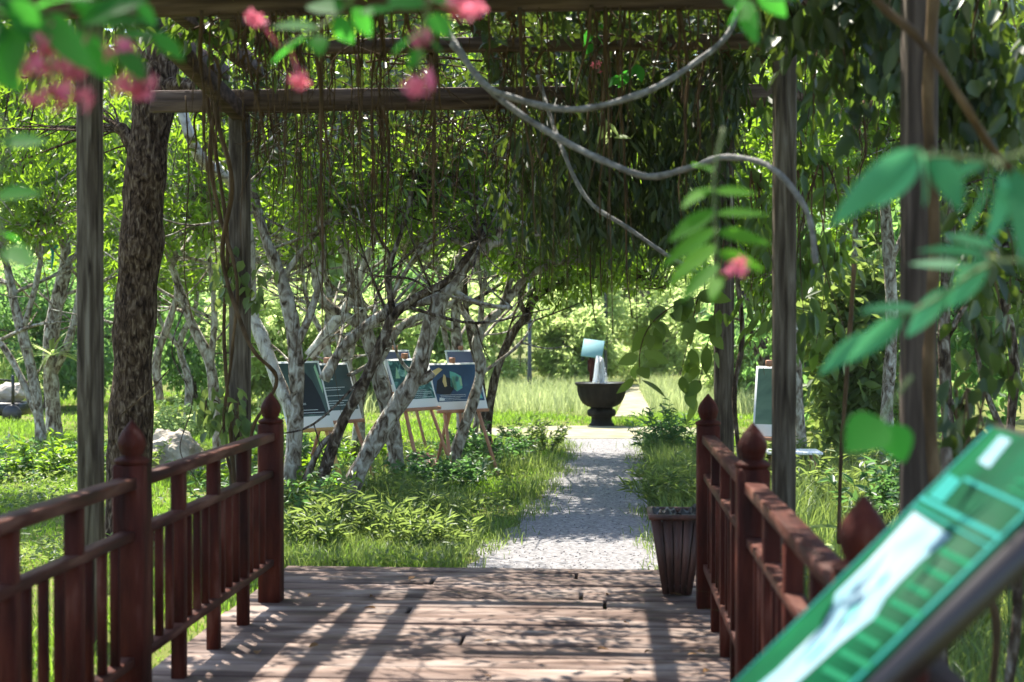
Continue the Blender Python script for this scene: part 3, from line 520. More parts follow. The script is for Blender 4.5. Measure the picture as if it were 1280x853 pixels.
# hanging roots: a few shapes, many copies
protos = []
for k in range(7):
    m = MB(); n = 7; z = np.linspace(0, -1, n); q = np.stack([np.cumsum(rng.normal(0, .006, n)), np.cumsum(rng.normal(0, .006, n)), z], -1); q[0, :2] = 0
    tube(m, q, [.0045, .003, .0015], 5, 4, .1)
    for j in range(k % 3 + 1): i = rng.integers(0, 4); s = q[i]; tube(m, [s, s + V(rng.normal(0, .012), rng.normal(0, .012), -.15), s + V(rng.normal(0, .022), rng.normal(0, .02), -rng.uniform(.3, .6))], [.0022, .001], 4, 3)
    protos.append(m.mesh('hanging_root', M_ROOT, True))
BUN = rng.uniform(230, 900, 34)
for k in range(292):
    Yh = [6.53, 6.5, 7.5, 8.5, 8.53][k % 5] + rng.uniform(-.06, .03); u = rng.random()
    px = BUN[rng.integers(0, len(BUN))] + rng.normal(0, 13) if u < .9 else rng.uniform(1000, 1250)
    x = P(px, 100, Yh)[0]; zt = 2.86 if Yh < 8 else 2.74
    o = bpy.data.objects.new('hanging_root', protos[k % 7]); COL.objects.link(o); o.location = (x, Yh, zt + .02); ln = rng.gamma(1.2, .36) + .08; s = rng.choice([.7, .8, 1.0, 1.3, 2.2])
    o.scale = (s, s, min(ln, 1.5)); o.rotation_euler = (0, 0, rng.uniform(0, 6.28))
    tag(o, 'thin brown aerial root hanging from the pergola beams', 'root', 'thin brown roots hanging from the pergola')

# ------------------------------------------------------------------ ground cover
def off_path(x, y, pad=.0):
    l, r = path_edges(y); on = (x > l - pad) & (x < r + pad) & (y > 8.3) & (y < 19)
    court = ((x - FX) / 1.9) ** 2 + ((y - 20.1) / 1.2) ** 2 < 1
    deck = (x > X0 - .02) & (x < X1 + .02) & (y < 8.42)
    fp = (y > 23.5) & (x > .18 + .02 * (y - 23.5)) & (x < .82)
    return ~(on | court | deck | fp)
def scatter(n, x0, x1, y0, y1, pad=0):
    x = rng.uniform(x0, x1, n); y = y0 + (y1 - y0) * rng.random(n) ** 1.0; k = off_path(x, y, pad); return np.stack([x[k], y[k], np.full(k.sum(), GZ - .005)], -1)
def patchy(p, sc, th=0.0):
    v = np.sin(p[:, 0] * sc + 1.3 * np.sin(p[:, 1] * sc * .7)) + np.sin(p[:, 1] * sc * 1.1 + 2 + np.sin(p[:, 0] * sc * 1.7)); return v > th
m = MB()
for (n, a, b, c, d, h, wd) in ((80000, -7.5, -.3, 8.0, 14, .08, .007), (30000, -6, -1.75, 3.8, 9, .08, .007), (45000, -9, -.4, 13, 21, .10, .009), (16000, .2, 2.0, 8.3, 19, .12, .007), (40000, -14, 5, 20, 32, .10, .016), (9000, -3, 4, 21.2, 23.6, .10, .012)):
    p = scatter(n, a, b, c, d); hv = .75 + .35 * np.sin(p[:, 0] * 2.1 + 1.5 * np.sin(p[:, 1] * 1.3)) + .3 * np.sin(p[:, 1] * 2.9 + p[:, 0] * 3.7); p = p[rng.random(len(p)) < .55 + .4 * hv]; hv = .75 + .35 * np.sin(p[:, 0] * 2.1 + 1.5 * np.sin(p[:, 1] * 1.3)) + .3 * np.sin(p[:, 1] * 2.9 + p[:, 0] * 3.7); blades(m, p, h * np.clip(hv, .35, 1.5) * rng.uniform(.4, 1.5, len(p)), wd * rng.uniform(.7, 1.3, len(p)), .45)
tag(m.build('lawn_grass', M_GRASS), 'short sunlit green lawn grass on both sides of the path', 'grass', kind='stuff')
m = MB(); p = scatter(26000, -6.5, -.75, 8.45, 17); v = np.sin(p[:, 0] * 1.9 + 2 * np.sin(p[:, 1] * .9)) + np.sin(p[:, 1] * 2.3 + 1); p = p[v > rng.normal(.3, .5, len(p))]; p[:, 2] += rng.uniform(.01, .13, len(p)); cards(m, p, rng.normal(0, 1, (len(p), 3)) * V(1, 1, .35), .05 * rng.uniform(.6, 1.3, len(p)), .026, .2)
tag(m.build('ground_cover', M_WEED), 'patches of low small leaved creeping plants in the lawn left of the path', 'ground cover', kind='stuff')
m = MB(); p = scatter(24000, .75, 4.2, 4.0, 14, .1); blades(m, p, .34 * rng.uniform(.3, 1.4, len(p)), .009 * rng.uniform(.6, 1.3, len(p)), .4)
n = 5000; yy = rng.uniform(8.4, 18.5, n); l, r = path_edges(yy); sd_ = rng.random(n) < .5; xx = np.where(sd_, l, r) + rng.normal(0, .09, n) + .07 * np.sin(yy * 4) * np.where(sd_, 1, -1); blades(m, np.stack([xx, yy, np.full(n, GZ)], -1), .09 * rng.uniform(.4, 1.5, n), .007, .5)
p = scatter(7000, .42, .9, 8.6, 17, .02); blades(m, p, np.clip(.1 + (p[:, 1] - 8.6) * .06, .1, .3) * rng.uniform(.3, 1.3, len(p)), .009, .4)
p = scatter(7000, -2.6, -.85, 8.45, 10.2, .02); blades(m, p, .15 * rng.uniform(.3, 1.3, len(p)), .008, .45)
p = scatter(8000, -2.4, -.5, 10, 16, .0); p = p[patchy(p, 2.3)]; blades(m, p, .24 * rng.uniform(.3, 1.3, len(p)), .009, .4)
tag(m.build('tall_grass', M_WEED), 'knee high grey green grass beyond the right railing and along the path', 'grass', kind='stuff')
m = MB(); p = scatter(30000, -6, 6, 24.0, 34); blades(m, p, .42 * rng.uniform(.3, 1.3, len(p)), .018 * rng.uniform(.6, 1.3, len(p)), .3)
tag(m.build('dry_grass', M_DRY), 'pale straw coloured meadow grass behind the fountain', 'grass', kind='stuff')
m = MB(); n = 1500; y = 8.45 + 9 * rng.random(n) ** 1.6; l, r = path_edges(y); x = l - .08 + (r - l + .16) * rng.random(n); s = rng.uniform(.003, .009, n)
oc = np.array([(1, 0, 0), (0, 1, 0), (-1, 0, 0), (0, -1, 0), (0, 0, .8), (0, 0, -.5)]); v = np.stack([x, y, np.full(n, GZ + .008)], -1)[:, None, :] + oc[None] * s[:, None, None] * rng.uniform(.6, 1.3, (n, 6, 1))
b = (np.arange(n) * 6)[:, None]; m.add(v.reshape(-1, 3), [np.concatenate([b + np.array(q) for q in ([0, 1, 4], [1, 2, 4], [2, 3, 4], [3, 0, 4], [1, 0, 5], [2, 1, 5], [3, 2, 5], [0, 3, 5])])])
tag(m.build('gravel', M_PEB), 'loose pale gravel strewn on the path', 'gravel', kind='stuff')

# leafy weeds and low bushes
def plant(name, label, cat, group, x, y, ns, h, rad, Lf, Wf, leaf, up=.5, per=16):
    t = thing(name, (x, y, GZ), label, cat, group); st = MB(); lf = MB()
    for k in range(ns):
        a = rng.uniform(0, 6.28); q = rad * math.sqrt(rng.random()); b = V(x + q * math.cos(a) * .6, y + q * math.sin(a) * .6, GZ - .02); hh = h * rng.uniform(.6, 1.15) * (1 - .35 * q / max(rad, 1e-3))
        e = b + V(math.cos(a) * q * .7 + rng.normal(0, .05), math.sin(a) * q * .7 + rng.normal(0, .05), hh); mid = (b + e) / 2 + rng.normal(0, .02, 3)
        tube(st, [b, mid, e], [.005, .002], 4, 3); s = spline([b, mid, e], 6); w_ = rng.uniform(.15, 1, per) * (len(s) - 1); i = w_.astype(int).clip(0, len(s) - 2); f = (w_ - i)[:, None]
        p = s[i] * (1 - f) + s[i + 1] * f; D = nrm(rng.normal(0, 1, (per, 3)) * V(1, 1, .4)) + V(0, 0, up); cards(lf, p, D, Lf * rng.uniform(.6, 1.2, per), Wf * rng.uniform(.7, 1.2, per), .25)
    st.build('stem', M_WEED, t); lf.build('foliage', leaf, t); return t
for k in range(24):
    x, y = G(rng.uniform(360, 560), rng.uniform(640, 700))[:2]; y = max(y, 8.55)
    plant('weed', 'narrow leaved grey green weed at the far left corner of the deck', 'weed', 'leafy weeds past the end of the deck', x, y, 8, .38 if x < -1.2 else .24, .16, .10, .022, M_WEED, .6, 18)
for k, (px, py) in enumerate([(60, 585), (20, 600), (110, 578), (285, 640), (300, 600), (330, 625), (150, 600), (345, 650), (5, 580)]):
    x, y = G(px, py)[:2]; plant('weed', 'shaded green undergrowth beneath the fruit trees behind the left railing', 'weed', 'undergrowth behind the left railing', x, y, 14, .38, .45, .08, .03, M_LEAFB, .4, 18)
for k in range(26):
    x, y = rng.uniform(-6.2, -2.2), rng.uniform(9.2, 16)
    if -.335 < x / y < -.26 or (x / y < -.33 and y < 12.5): continue
    plant('undergrowth_shrub', 'dark leafy shrub in the mixed undergrowth between the fruit trees', 'shrub', 'mixed shrubs between the fruit trees', x, y, 22, rng.uniform(.25, .6), rng.uniform(.3, .5), .085, .034, [M_LEAFB, M_LEAF, M_WEED][k % 3], .35, 22)
for k in range(9):
    x, y = rng.uniform(1.3, 3.6), rng.uniform(9.5, 14); plant('undergrowth_shrub', 'leafy shrub in the rank growth beyond the right railing', 'shrub', 'shrubs beyond the right railing', x, y, 20, rng.uniform(.4, .8), rng.uniform(.3, .45), .11, .04, [M_LEAFB, M_WEED][k % 2], .35, 20)
plant('low_bush', 'dense dark low bush under the easel of the leaf board', 'bush', None, *G(545, 612)[:2], 60, .42, .42, .07, .035, M_LEAFB, .3, 22)
plant('low_bush', 'dense dark low bush beneath the legs of the bird board', 'bush', None, *G(600, 583)[:2], 60, .5, .45, .07, .035, M_LEAFB, .3, 22)
plant('low_bush', 'low bush with thin stems beside the path past the bird board', 'bush', None, *G(672, 565)[:2], 40, .48, .4, .075, .028, M_WEED, .4, 20)
plant('low_bush', 'small bush at the foot of the stout leaning trunk', 'bush', None, *G(490, 630)[:2], 30, .3, .3, .07, .03, M_WEED, .4, 20)
plant('low_bush', 'dark narrow leaved bush on the right edge of the path near the court', 'bush', None, *G(842, 575)[:2], 60, .7, .45, .11, .022, M_LEAFB, .5, 24)
plant('low_bush', 'lush green bush on the right edge of the path behind the planter bin', 'bush', None, *G(850, 640)[:2], 40, .5, .32, .1, .02, M_WEED, .6, 22)
plant('low_bush', 'leafy sprays growing around the shaded trunk beside the far left finial', 'bush', None, *G(362, 668)[:2], 16, .75, .3, .06, .03, M_LEAFB, .1, 26)
plant('low_bush', 'low green bush on the lawn behind the boulder', 'bush', None, *G(240, 545)[:2], 50, .6, .7, .1, .05, M_FAR, .3, 22)
for k, (px, py) in enumerate([(1010, 640), (1060, 640), (1030, 600), (1110, 620), (990, 600), (1090, 590), (1240, 640), (1220, 700), (1270, 740)]):
    x, y = G(px, py)[:2]; plant('weed', 'leafy green weed in the long grass beyond the right railing', 'weed', 'weeds beyond the right railing', x, y, 12, .5, .25, .11, .026, M_WEED, .5, 20)
t = thing('broad_leaf_plant', (*P(1000, 700, 6.4)[:2], GZ), 'plant with broad yellow green leaves between the right railing and a pergola post', 'plant'); lf = MB(); st = MB()
c0 = P(1005, 690, 6.6); tube(st, [V(c0[0], c0[1], GZ), c0], [.012, .008], 6, 3)
for k in range(9):
    a = k * 2.4; big_leaf(lf, c0 + V(0, 0, -.03 * k + .1), (math.cos(a), math.sin(a), .35), (0, 0, 1), .26, .1, .5)
st.build('stem', M_WEED, t); lf.build('foliage', M_FAR, t)
t = thing('air_plant', P(64, 440, 18.3), 'spiky green air plant perched on the pale forked trunk', 'plant'); lf = MB(); c0 = P(64, 445, 18.35)
for k in range(36):
    a = rng.uniform(0, 6.28); big_leaf(lf, c0, (math.cos(a), math.sin(a) - .5, rng.uniform(.1, 1.4)), (0, 0, 1), rng.uniform(.35, .6), .035, .5)
lf.build('foliage', M_FAR, t)

# boulder
bm = bmesh.new(); bmesh.ops.create_icosphere(bm, subdivisions=5, radius=1); g0 = G(222, 592)
from mathutils import noise as mn
for q in bm.verts:
    d = 1 + .22 * mn.noise(q.co * 1.6) + .13 * mn.noise(q.co * 4.2) + .05 * mn.noise(q.co * 11); q.co *= d; q.co = Vector((q.co.x * .36 + .1 * max(0, q.co.z) * -1, q.co.y * .35, q.co.z * .38 + .05))
me = bpy.data.meshes.new('boulder'); bm.to_mesh(me); bm.free(); me.materials.append(M_ROCK)
o = bpy.data.objects.new('boulder', me); COL.objects.link(o); o.location = tuple(g0); tag(o, 'pale rough boulder on the lawn right of the thick trunk', 'rock')

# ------------------------------------------------------------------ easels and boards
def img_mat(name, stops, sc, st=(1, 1, 1), dist=1.5): return noise_mat(name, stops, sc, 4, st, .35, 0, spec=.4, dist=dist)
I_BLUE = img_mat('night blue print', [(.3, (.022, .05, .11)), (.6, (.035, .085, .17)), (.8, (.07, .19, .24))], 3)
I_LEAF = img_mat('leafy print', [(.35, (.012, .05, .06)), (.5, (.03, .11, .10)), (.62, (.16, .34, .30)), (.72, (.42, .58, .52))], 9)
I_GREY = img_mat('grey green print', [(.3, (.025, .04, .04)), (.5, (.06, .10, .085)), (.66, (.18, .30, .23))], 2.2, (1, .4, 1))
I_SLATE = img_mat('slate print', [(.3, (.03, .05, .055)), (.7, (.06, .10, .10))], 2)
I_DUSK = img_mat('violet print', [(.3, (.10, .11, .2)), (.7, (.17, .17, .28))], 2)
K = {n: plain(n, c, .45) for n, c in (('ink pale yellow', (.62, .48, .2)), ('ink teal', (.12, .42, .36)), ('ink black', (.008, .009, .011)), ('ink white', (.65, .68, .68)), ('ink orange', (.5, .28, .1)), ('ink violet', (.16, .05, .2)), ('ink pale green', (.3, .5, .3)))}
def shape(mb, pts, z): mb.add([(a, b, z) for a, b in pts], [[list(range(len(pts)))]])
def easel_set(label_b, label_e, bl, br, h, lean, img, em, draw=None, top=None):
    """bl, br: lower board corners in the place; a board leaning back on an easel of three legs and a ledge"""
    bl = np.array(bl); br = np.array(br); br[2] = bl[2]; e = nrm(br - bl); wd = np.linalg.norm(br - bl); bk = V(-e[1], e[0], 0)       # bk: away from the viewer
    up = V(0, 0, 1) * math.cos(lean) + bk * math.sin(lean); nn = np.cross(e, up)
    mx = np.stack([e, up, nn], 1)
    def put(o, org):
        o.matrix_world = Matrix(((*mx[0], org[0]), (*mx[1], org[1]), (*mx[2], org[2]), (0, 0, 0, 1)))
    t = thing('display_board', bl, label_b, 'display board'); put(t, bl)
    def local(mb, name, m_):
        o = bpy.data.objects.new(name, mb.mesh(name, m_)); COL.objects.link(o); o.parent = t; return o
    m = MB(); box(m, (0, 0, -.012), (wd, h, 0), .002); local(m, 'board', M_WHITE)
    m = MB(); a, b, c, d = .02, h * .17, wd - .02, h - .02; m.add([(a, b, .0015), (c, b, .0015), (c, d, .0015), (a, d, .0015)], [[[0, 1, 2, 3]]]); local(m, 'picture', img)
    if draw:
        for nm, kk, pl in draw(wd, h):
            m = MB(); z = .0025 + .0006 * len([0]); 
            for i, q in enumerate(pl): shape(m, [(x * wd, y * h) for x, y in q], .0025 + .0004 * i)
            local(m, nm, K[kk])
    c = (bl + br) / 2; te = thing('easel', (c[0], c[1], GZ), label_e, 'easel')
    lo = bl - nn * .03; hi = br - nn * .03; sl = V(0, 0, GZ)
    m = MB(); bar(m, bl + e * .02 * wd + V(0, 0, -.02) + nn * .01, br - e * .02 * wd + V(0, 0, -.02) + nn * .01, .06, .03); m.build('ledge', em, te)
    for s, fx in ((.22, .05), (.78, .95)):
        tp = bl + e * wd * s + up * h * .55 - nn * .03; ft_ = bl + e * wd * (fx) + nn * .0; dz = (bl[2] - GZ); ft_ = ft_ - up * 0 + V(0, 0, -dz) - bk * dz * math.tan(lean) * .9; ft_[2] = GZ - .01
        m = MB(); bar(m, tp, ft_, .032, .024); m.build('leg', em, te)
    tp = bl + e * wd * .5 + up * h * .6 - nn * .045; ft_ = bl + e * wd * .5 + bk * .5; ft_[2] = GZ - .01; m = MB(); bar(m, tp, ft_, .03, .024); m.build('leg', em, te)
    a = bl + e * wd * .2 + V(0, 0, -.28) + nn * .0 - bk * .06; b = bl + e * wd * .8 + V(0, 0, -.28) - bk * .06
    for s in (.5,):
        m = MB(); bar(m, bl + e * wd * s + V(0, 0, -.03) - nn * .02, bl + e * wd * s + up * (h + .04) - nn * .03, .03, .02); m.build('mast', em, te)
        m = MB(); q = bl + e * wd * s + up * (h + .02) - nn * .005; box(m, q - V(.03, .025, .02), q + V(.03, .025, .035), .006); m.build('clamp', em, te)
    return t
def lines(x0, x1, ys, th=.012): return [[(x0, y), (x1 - .12 * (i % 3 == 1), y), (x1 - .12 * (i % 3 == 1), y + th), (x0, y + th)] for i, y in enumerate(ys)]
def bird(w_, h):
    return [('picture_patch', 'ink black', [[(.05, .35), (.12, .62), (.25, .72), (.4, .66), (.42, .45), (.3, .3)]]),
            ('picture_patch', 'ink pale yellow', [[(.03, .72), (.08, .84), (.2, .9), (.27, .86), (.2, .80), (.1, .72)], [(.22, .6), (.27, .76), (.3, .72), (.29, .5), (.24, .48)]]),
            ('picture_patch', 'ink teal', [[(.36, .5), (.4, .82), (.5, .78), (.6, .7), (.58, .45), (.46, .38)]]),
            ('picture_patch', 'ink pale green', [[(.4, .48), (.42, .72), (.48, .7), (.47, .38)], [(.55, .5), (.56, .7), (.6, .66), (.59, .5)]]),
            ('picture_patch', 'ink violet', [[(.47, .6), (.5, .74), (.55, .68), (.53, .58)]]),
            ('picture_patch', 'ink teal', [[(.75, .2), (.8, .5), (.9, .42), (.94, .22)], [(.66, .2), (.7, .36), (.74, .2)]]),
            ('text_block', 'ink white', lines(.12, .62, (.2, .235, .27, .305), .008) + [[(.08, .19), (.1, .26), (.2, .24), (.18, .19)]])]
def foliage(w_, h): return [('text_block', 'ink white', lines(.45, .9, (.2, .235, .27, .305, .34), .008)), ('picture_patch', 'ink pale green', [[(.2, .3), (.25, .5), (.28, .3)], [(.1, .6), (.2, .85), (.22, .6)], [(.34, .6), (.42, .9), (.4, .55)]])]
def ape(w_, h): return [('picture_patch', 'ink black', [[(.35, .2), (.4, .6), (.48, .8), (.62, .84), (.75, .7), (.85, .45), (.9, .2)]]), ('picture_patch', 'ink pale green', [[(.85, .9), (.9, .95), (.95, .6), (.92, .5)]]), ('text_block', 'ink white', [[(.28, .34), (.5, .34), (.5, .37), (.28, .37)]] + lines(.28, .85, (.22, .26), .008))]
def page(w_, h): return [('text_block', 'ink white', lines(.2, .75, (.25, .29, .33, .42, .52, .56), .01) + [[(.2, .7), (.5, .7), (.5, .725), (.2, .725)]])]
easel_set('white edged board with a hornbill picture on dark blue, nearest the path', 'brown easel holding the hornbill board', P(546, 513, 13.9), P(610, 509, 14.3), .49, R(21), I_BLUE, M_EASEL, bird)
easel_set('white edged board with a leafy teal picture left of the hornbill board', 'brown easel holding the leafy teal board', P(500, 511, 13.3), P(549, 513, 13.75), .50, R(22), I_LEAF, M_EASEL, foliage)
easel_set('grey green board showing a dark animal shape, half behind a sunlit trunk', 'yellow pine easel under the dark animal board', P(360, 537, 12.3), P(418, 537, 12.65), .64, R(23), I_GREY, M_YEL, ape)
easel_set('slate board with white lines of text behind the dark animal board', 'brown easel holding the slate text board', P(404, 527, 12.9), P(453, 525, 13.35), .56, R(20), I_SLATE, M_EASEL, page)
easel_set('violet blue board peeking above the leafy teal board', 'brown easel half hidden behind the leafy teal board', P(488, 490, 16.2), P(522, 490, 16.5), .5, R(18), I_DUSK, M_EASEL)
easel_set('violet blue board peeking out behind the upright grey trunks', 'brown easel hidden behind the hornbill board', P(566, 488, 17.1), P(606, 488, 17.5), .5, R(16), I_DUSK, M_EASEL)
easel_set('white framed board on the right, half hidden by the far right post', 'brown easel half hidden behind the right pergola posts', P(940, 545, 12.6), P(972, 545, 12.5), .62, R(10), img_mat('faded print', [(.3, (.04, .09, .05)), (.7, (.14, .22, .13))], 3), M_EASEL)
# white sheets lying on the right, dish and ribbon
m = MB(); q = G(992, 565, GZ + .34); box(m, q + V(-.26, -.2, -.012), q + V(.24, .2, .012), .004); tb = thing('display_table', (q[0], q[1], GZ), 'low white topped table in long grass between the right posts', 'table'); m.build('tabletop', M_WHITE, tb)
for sx in (-.2, .18):
    for sy in (-.15, .15):
        m = MB(); box(m, (q[0] + sx - .015, q[1] + sy - .015, GZ - .02), (q[0] + sx + .015, q[1] + sy + .015, q[2] - .012), .003); m.build('leg', M_EASEL, tb)
q = G(528, 577, GZ + .12); m = MB(); lathe(m, [(.07, -.02), (.15, 0), (.17, .02), (.165, .025), (.14, .008), (.02, 0)], (0, 0, 0), 24); me = m.mesh('clay_dish', plain('red clay', (.24, .075, .06), .5), True)
o = bpy.data.objects.new('clay_dish', me); COL.objects.link(o); o.location = tuple(q); o.rotation_euler = (R(20), R(8), 0); tag(o, 'red clay dish lying on the bush beside the easel legs', 'dish')
m = MB(); q = P(70, 310, 18.3); tube(m, [q + V(-.06, -.1, .02), q + V(0, -.14, 0), q + V(.06, -.1, .02)], .03, 6, 4)
tube(m, [q + V(0, -.14, 0), q + V(.02, -.16, -.12), q + V(0, -.15, -.28)], [.025, .01], 4, 4); o = m.build('ribbon', plain('teal cloth', (.02, .25, .22), .7)); tag(o, 'teal cloth ribbon tied around the pale forked tree', 'ribbon')

# ------------------------------------------------------------------ poles, far sign, shelter
t = thing('lamp_pole', G(662, 496), 'slim dark grey lamp pole left of the fountain', 'pole'); x, y, _ = G(662, 496)
m = MB(); lathe(m, [(.05, GZ - .05), (.05, GZ + .5), (.042, GZ + .55), (.036, 3.6)], (x, y, 0), 14); m.build('shaft', M_STEEL, t, True)
m = MB(); lathe(m, [(.04, 3.6), (.12, 3.64), (.14, 3.8), (.1, 3.95), (.02, 4.0)], (x, y, 0), 14); m.build('lamp_head', M_STEEL, t, True)
for px, py, lab in ((757, 470, 'thin grey pole standing among the bright bushes'), (728, 478, 'pale thin pole behind the small turquoise sign')):
    x, y, _ = G(px, py); y = 33; x = P(px, py, y)[0]; m = MB(); lathe(m, [(.05, 0), (.05, .3), (.04, .35), (.035, 2.6), (.05, 2.62), (.02, 2.68)], (0, 0, 0), 10); o = bpy.data.objects.new('garden_pole', m.mesh('garden_pole', M_STEEL, True)); o.location = (x, y, GZ); COL.objects.link(o); tag(o, lab, 'pole')
ys_ = 27.0; c0 = P(741, 436, ys_); t = thing('garden_sign', (c0[0], ys_, GZ), 'small turquoise and white information sign behind the fountain', 'sign')
m = MB(); bar(m, (c0[0] - .02, ys_ + .05, GZ - .05), (c0[0] - .02, ys_ + .05, c0[2] - .1), .09, .09); bar(m, (c0[0] - .1, ys_ + .07, c0[2] - .32), (c0[0] + .12, ys_ + .07, c0[2] - .32), .03, .22); m.build('post', M_RED, t)
rt = Matrix.Rotation(R(-35), 3, 'X') @ Matrix.Rotation(R(8), 3, 'Y'); m = MB(); box(m, c0 - V(.2, .01, .2), c0 + V(.2, .01, .2), .004, rot=rt); pn = m.build('panel', plain('turquoise print', (.20, .36, .36), .6, .1), t)
m = MB(); box(m, c0 - V(.19, .012, .15) + V(0, -.004, -.002), c0 + V(.06, -.008, .10) + V(0, -.004, -.002), 0, rot=rt); m.build('map', M_WHITE, t)
q = G(12, 528); t = thing('garden_cart', q, 'black low cart with thin rails at the left edge of the lawn', 'cart'); x, y, z = q
m = MB(); box(m, (x - .9, y - .35, GZ + .12), (x + .3, y + .35, GZ + .32), .03); m.build('bed', M_BLACK, t)
for sx in (-.8, .2):
    m = MB(); box(m, (x + sx - .02, y - .36, GZ + .3), (x + sx + .02, y - .32, GZ + .75), .004); m.build('upright', M_BLACK, t)
    m = MB(); lathe(m, [(.14, -.03), (.15, -.02), (.15, .02), (.14, .03)], (0, 0, 0), 20); me = m.mesh('wheel', M_BLACK, True); o = bpy.data.objects.new('wheel', me); COL.objects.link(o); o.parent = t; o.location = (sx, -.38, .145); o.rotation_euler = (R(90), 0, 0)
m = MB(); bar(m, (x - .8, y - .34, GZ + .74), (x + .2, y - .34, GZ + .66), .03, .03); m.build('rail', M_BLACK, t)
bm = bmesh.new(); bmesh.ops.create_icosphere(bm, subdivisions=3, radius=1)
for v in bm.verts: v.co *= 1 + .25 * mn.noise(v.co * 2); v.co = Vector((v.co.x * .3, v.co.y * .22, v.co.z * .16 + .06))
me = bpy.data.meshes.new('sack'); bm.to_mesh(me); bm.free(); me.materials.append(noise_mat('pale sack', [(.3, (.3, .25, .22)), (.7, (.45, .4, .37))], 6)); o = bpy.data.objects.new('sack', me); o.location = (x + .02, y, GZ + .4); COL.objects.link(o); tag(o, 'pale lumpy sack lying on the black garden cart', 'sack')

# ------------------------------------------------------------------ planter bin
bx, by = P(846, 740, 7.62)[0], 7.66
t = thing('planter_bin', (bx, by, 0), 'tapered dark slatted wooden bin lined with black plastic', 'bin')
bh, wb, wt, m2 = .41, .075, .14, MB()
m = MB()
for face in range(4):
    a = face * math.pi / 2; c, s = math.cos(a), math.sin(a); k = 5
    for i in range(k):
        f0, f1 = -1 + 2 * i / k + .03, -1 + 2 * (i + 1) / k - .03
        pts = []
        for dd in (0, .014):
            for f, z, r_ in ((f0, .005, wb), (f1, .005, wb), (f1, bh, wt), (f0, bh, wt)):
                X, Yy = f * (r_ ), -(r_ * 1.0 - dd); pts.append((bx + (X * c - Yy * s) , by + (X * s + Yy * c) * 1.15, z))
        m.add(pts, [[[0, 1, 2, 3], [7, 6, 5, 4], [0, 4, 5, 1], [1, 5, 6, 2], [2, 6, 7, 3], [3, 7, 4, 0]]])
m.build('slats', M_BIN, t)
m = MB()
for sx, sy in ((0, -1), (0, 1)): box(m, (bx - wt - .014, by + sy * wt * 1.15 - .014, bh + .002), (bx + wt + .014, by + sy * wt * 1.15 + .014, bh + .03), .004)
for sx in (-1, 1): box(m, (bx + sx * wt - .014, by - wt * 1.15 + .0145, bh + .002), (bx + sx * wt + .014, by + wt * 1.15 - .0145, bh + .03), .004)
m.build('rim', M_BIN, t)
m = MB(); box(m, (bx - wb + .016, by - wb, .01), (bx + wb - .016, by + wb, .03), 0); m.build('bottom', M_BIN, t)
m = MB(); nn_ = 14; gxx, gyy = np.meshgrid(np.linspace(-.125, .125, nn_), np.linspace(-.14, .14, nn_)); zz = bh - .01 + .05 * rng.random((nn_, nn_)) ** 2 + .035 * np.sin(gxx * 40) * np.cos(gyy * 33); ii = np.arange(nn_ * nn_).reshape(nn_, nn_)
m.add(np.stack([bx + gxx, by + gyy, zz], -1).reshape(-1, 3), [np.stack([ii[:-1, :-1], ii[:-1, 1:], ii[1:, 1:], ii[1:, :-1]], -1).reshape(-1, 4)]); m.build('liner', M_BLACK, t, True)

# ------------------------------------------------------------------ near green sign
DF, DN = 2.5, 1.98
A = P(1240, 535, DF); B0 = P(920, 853, DF); dirv = nrm(B0 - A); Bt = A + dirv * .78
t = thing('information_sign', (.42, 2.24, 0), 'green information panel with a white map, close by on the right', 'sign')
nrmP = nrm(np.cross(V(0, 1, 0), dirv)); nrmP = nrmP if nrmP[2] > 0 else -nrmP
def on_panel(px, py, lift):
    r = ray(px, py); o_ = np.array((0, 0, H)); q = A + nrmP * lift; s = np.dot(q - o_, nrmP) / np.dot(r, nrmP); return o_ + r * s
def uv(p): return np.array([np.dot(p - A, dirv), p[1]])
def slab(mb, y0, y1, u0, u1, z0, z1):
    v = [A + dirv * u + V(0, yy - DF, 0) + nrmP * z for z in (z0, z1) for u, yy in ((u0, y0), (u1, y0), (u1, y1), (u0, y1))]
    mb.add(v, [[[0, 1, 2, 3], [7, 6, 5, 4], [0, 4, 5, 1], [1, 5, 6, 2], [2, 6, 7, 3], [3, 7, 4, 0]]])
M_SIGN = noise_mat('green print', [(.3, (.0, .03, .012)), (.6, (.001, .065, .024)), (.8, (.006, .13, .045))], 4, 4, (1, 1, 1), .6, 0, spec=.06)
M_CYAN = plain('turquoise print line', (.02, .17, .15), .6, .05); M_PALE = noise_mat('pale map print', [(.3, (.11, .23, .26)), (.5, (.18, .27, .31)), (.75, (.25, .31, .34))], 9, 6, (1, 1, 1), .6, 0, spec=.05)
M_MIDG = plain('mid green print', (.008, .11, .05), .6, .05)
m = MB(); slab(m, DN - .004, DF + .012, -.012, .79, -.045, -.004); m.build('frame', plain('dark brown frame', (.018, .012, .011), .4, .5), t)
m = MB(); slab(m, DN + .012, DF, 0, .78, -.003, .002); pn = m.build('panel', M_SIGN, t)
def decal(name, polys, mm, lift):
    for i, q in enumerate(polys):
        m = MB(); m.add([on_panel(a, b, lift + .0002 * i) for a, b in q], [[list(range(len(q)))]]); m.build(name, mm, pn)
decal('map', [[(1142, 639), (1189, 670), (1172, 684), (1150, 702), (1122, 730), (1106, 748), (1093, 772), (1049, 806), (1006, 845), (985, 864), (938, 864), (970, 838), (998, 811), (1030, 780), (1040, 760), (1044, 742), (1084, 703)]], M_PALE, .0035)
decal('map_area', [[(1096, 722), (1112, 712), (1108, 724), (1096, 734)], [(1060, 760), (1076, 752), (1070, 770), (1054, 782)], [(1006, 822), (1030, 800), (1024, 812), (1008, 828)]], plain('pale green print', (.14, .36, .31), .6, .05), .005)
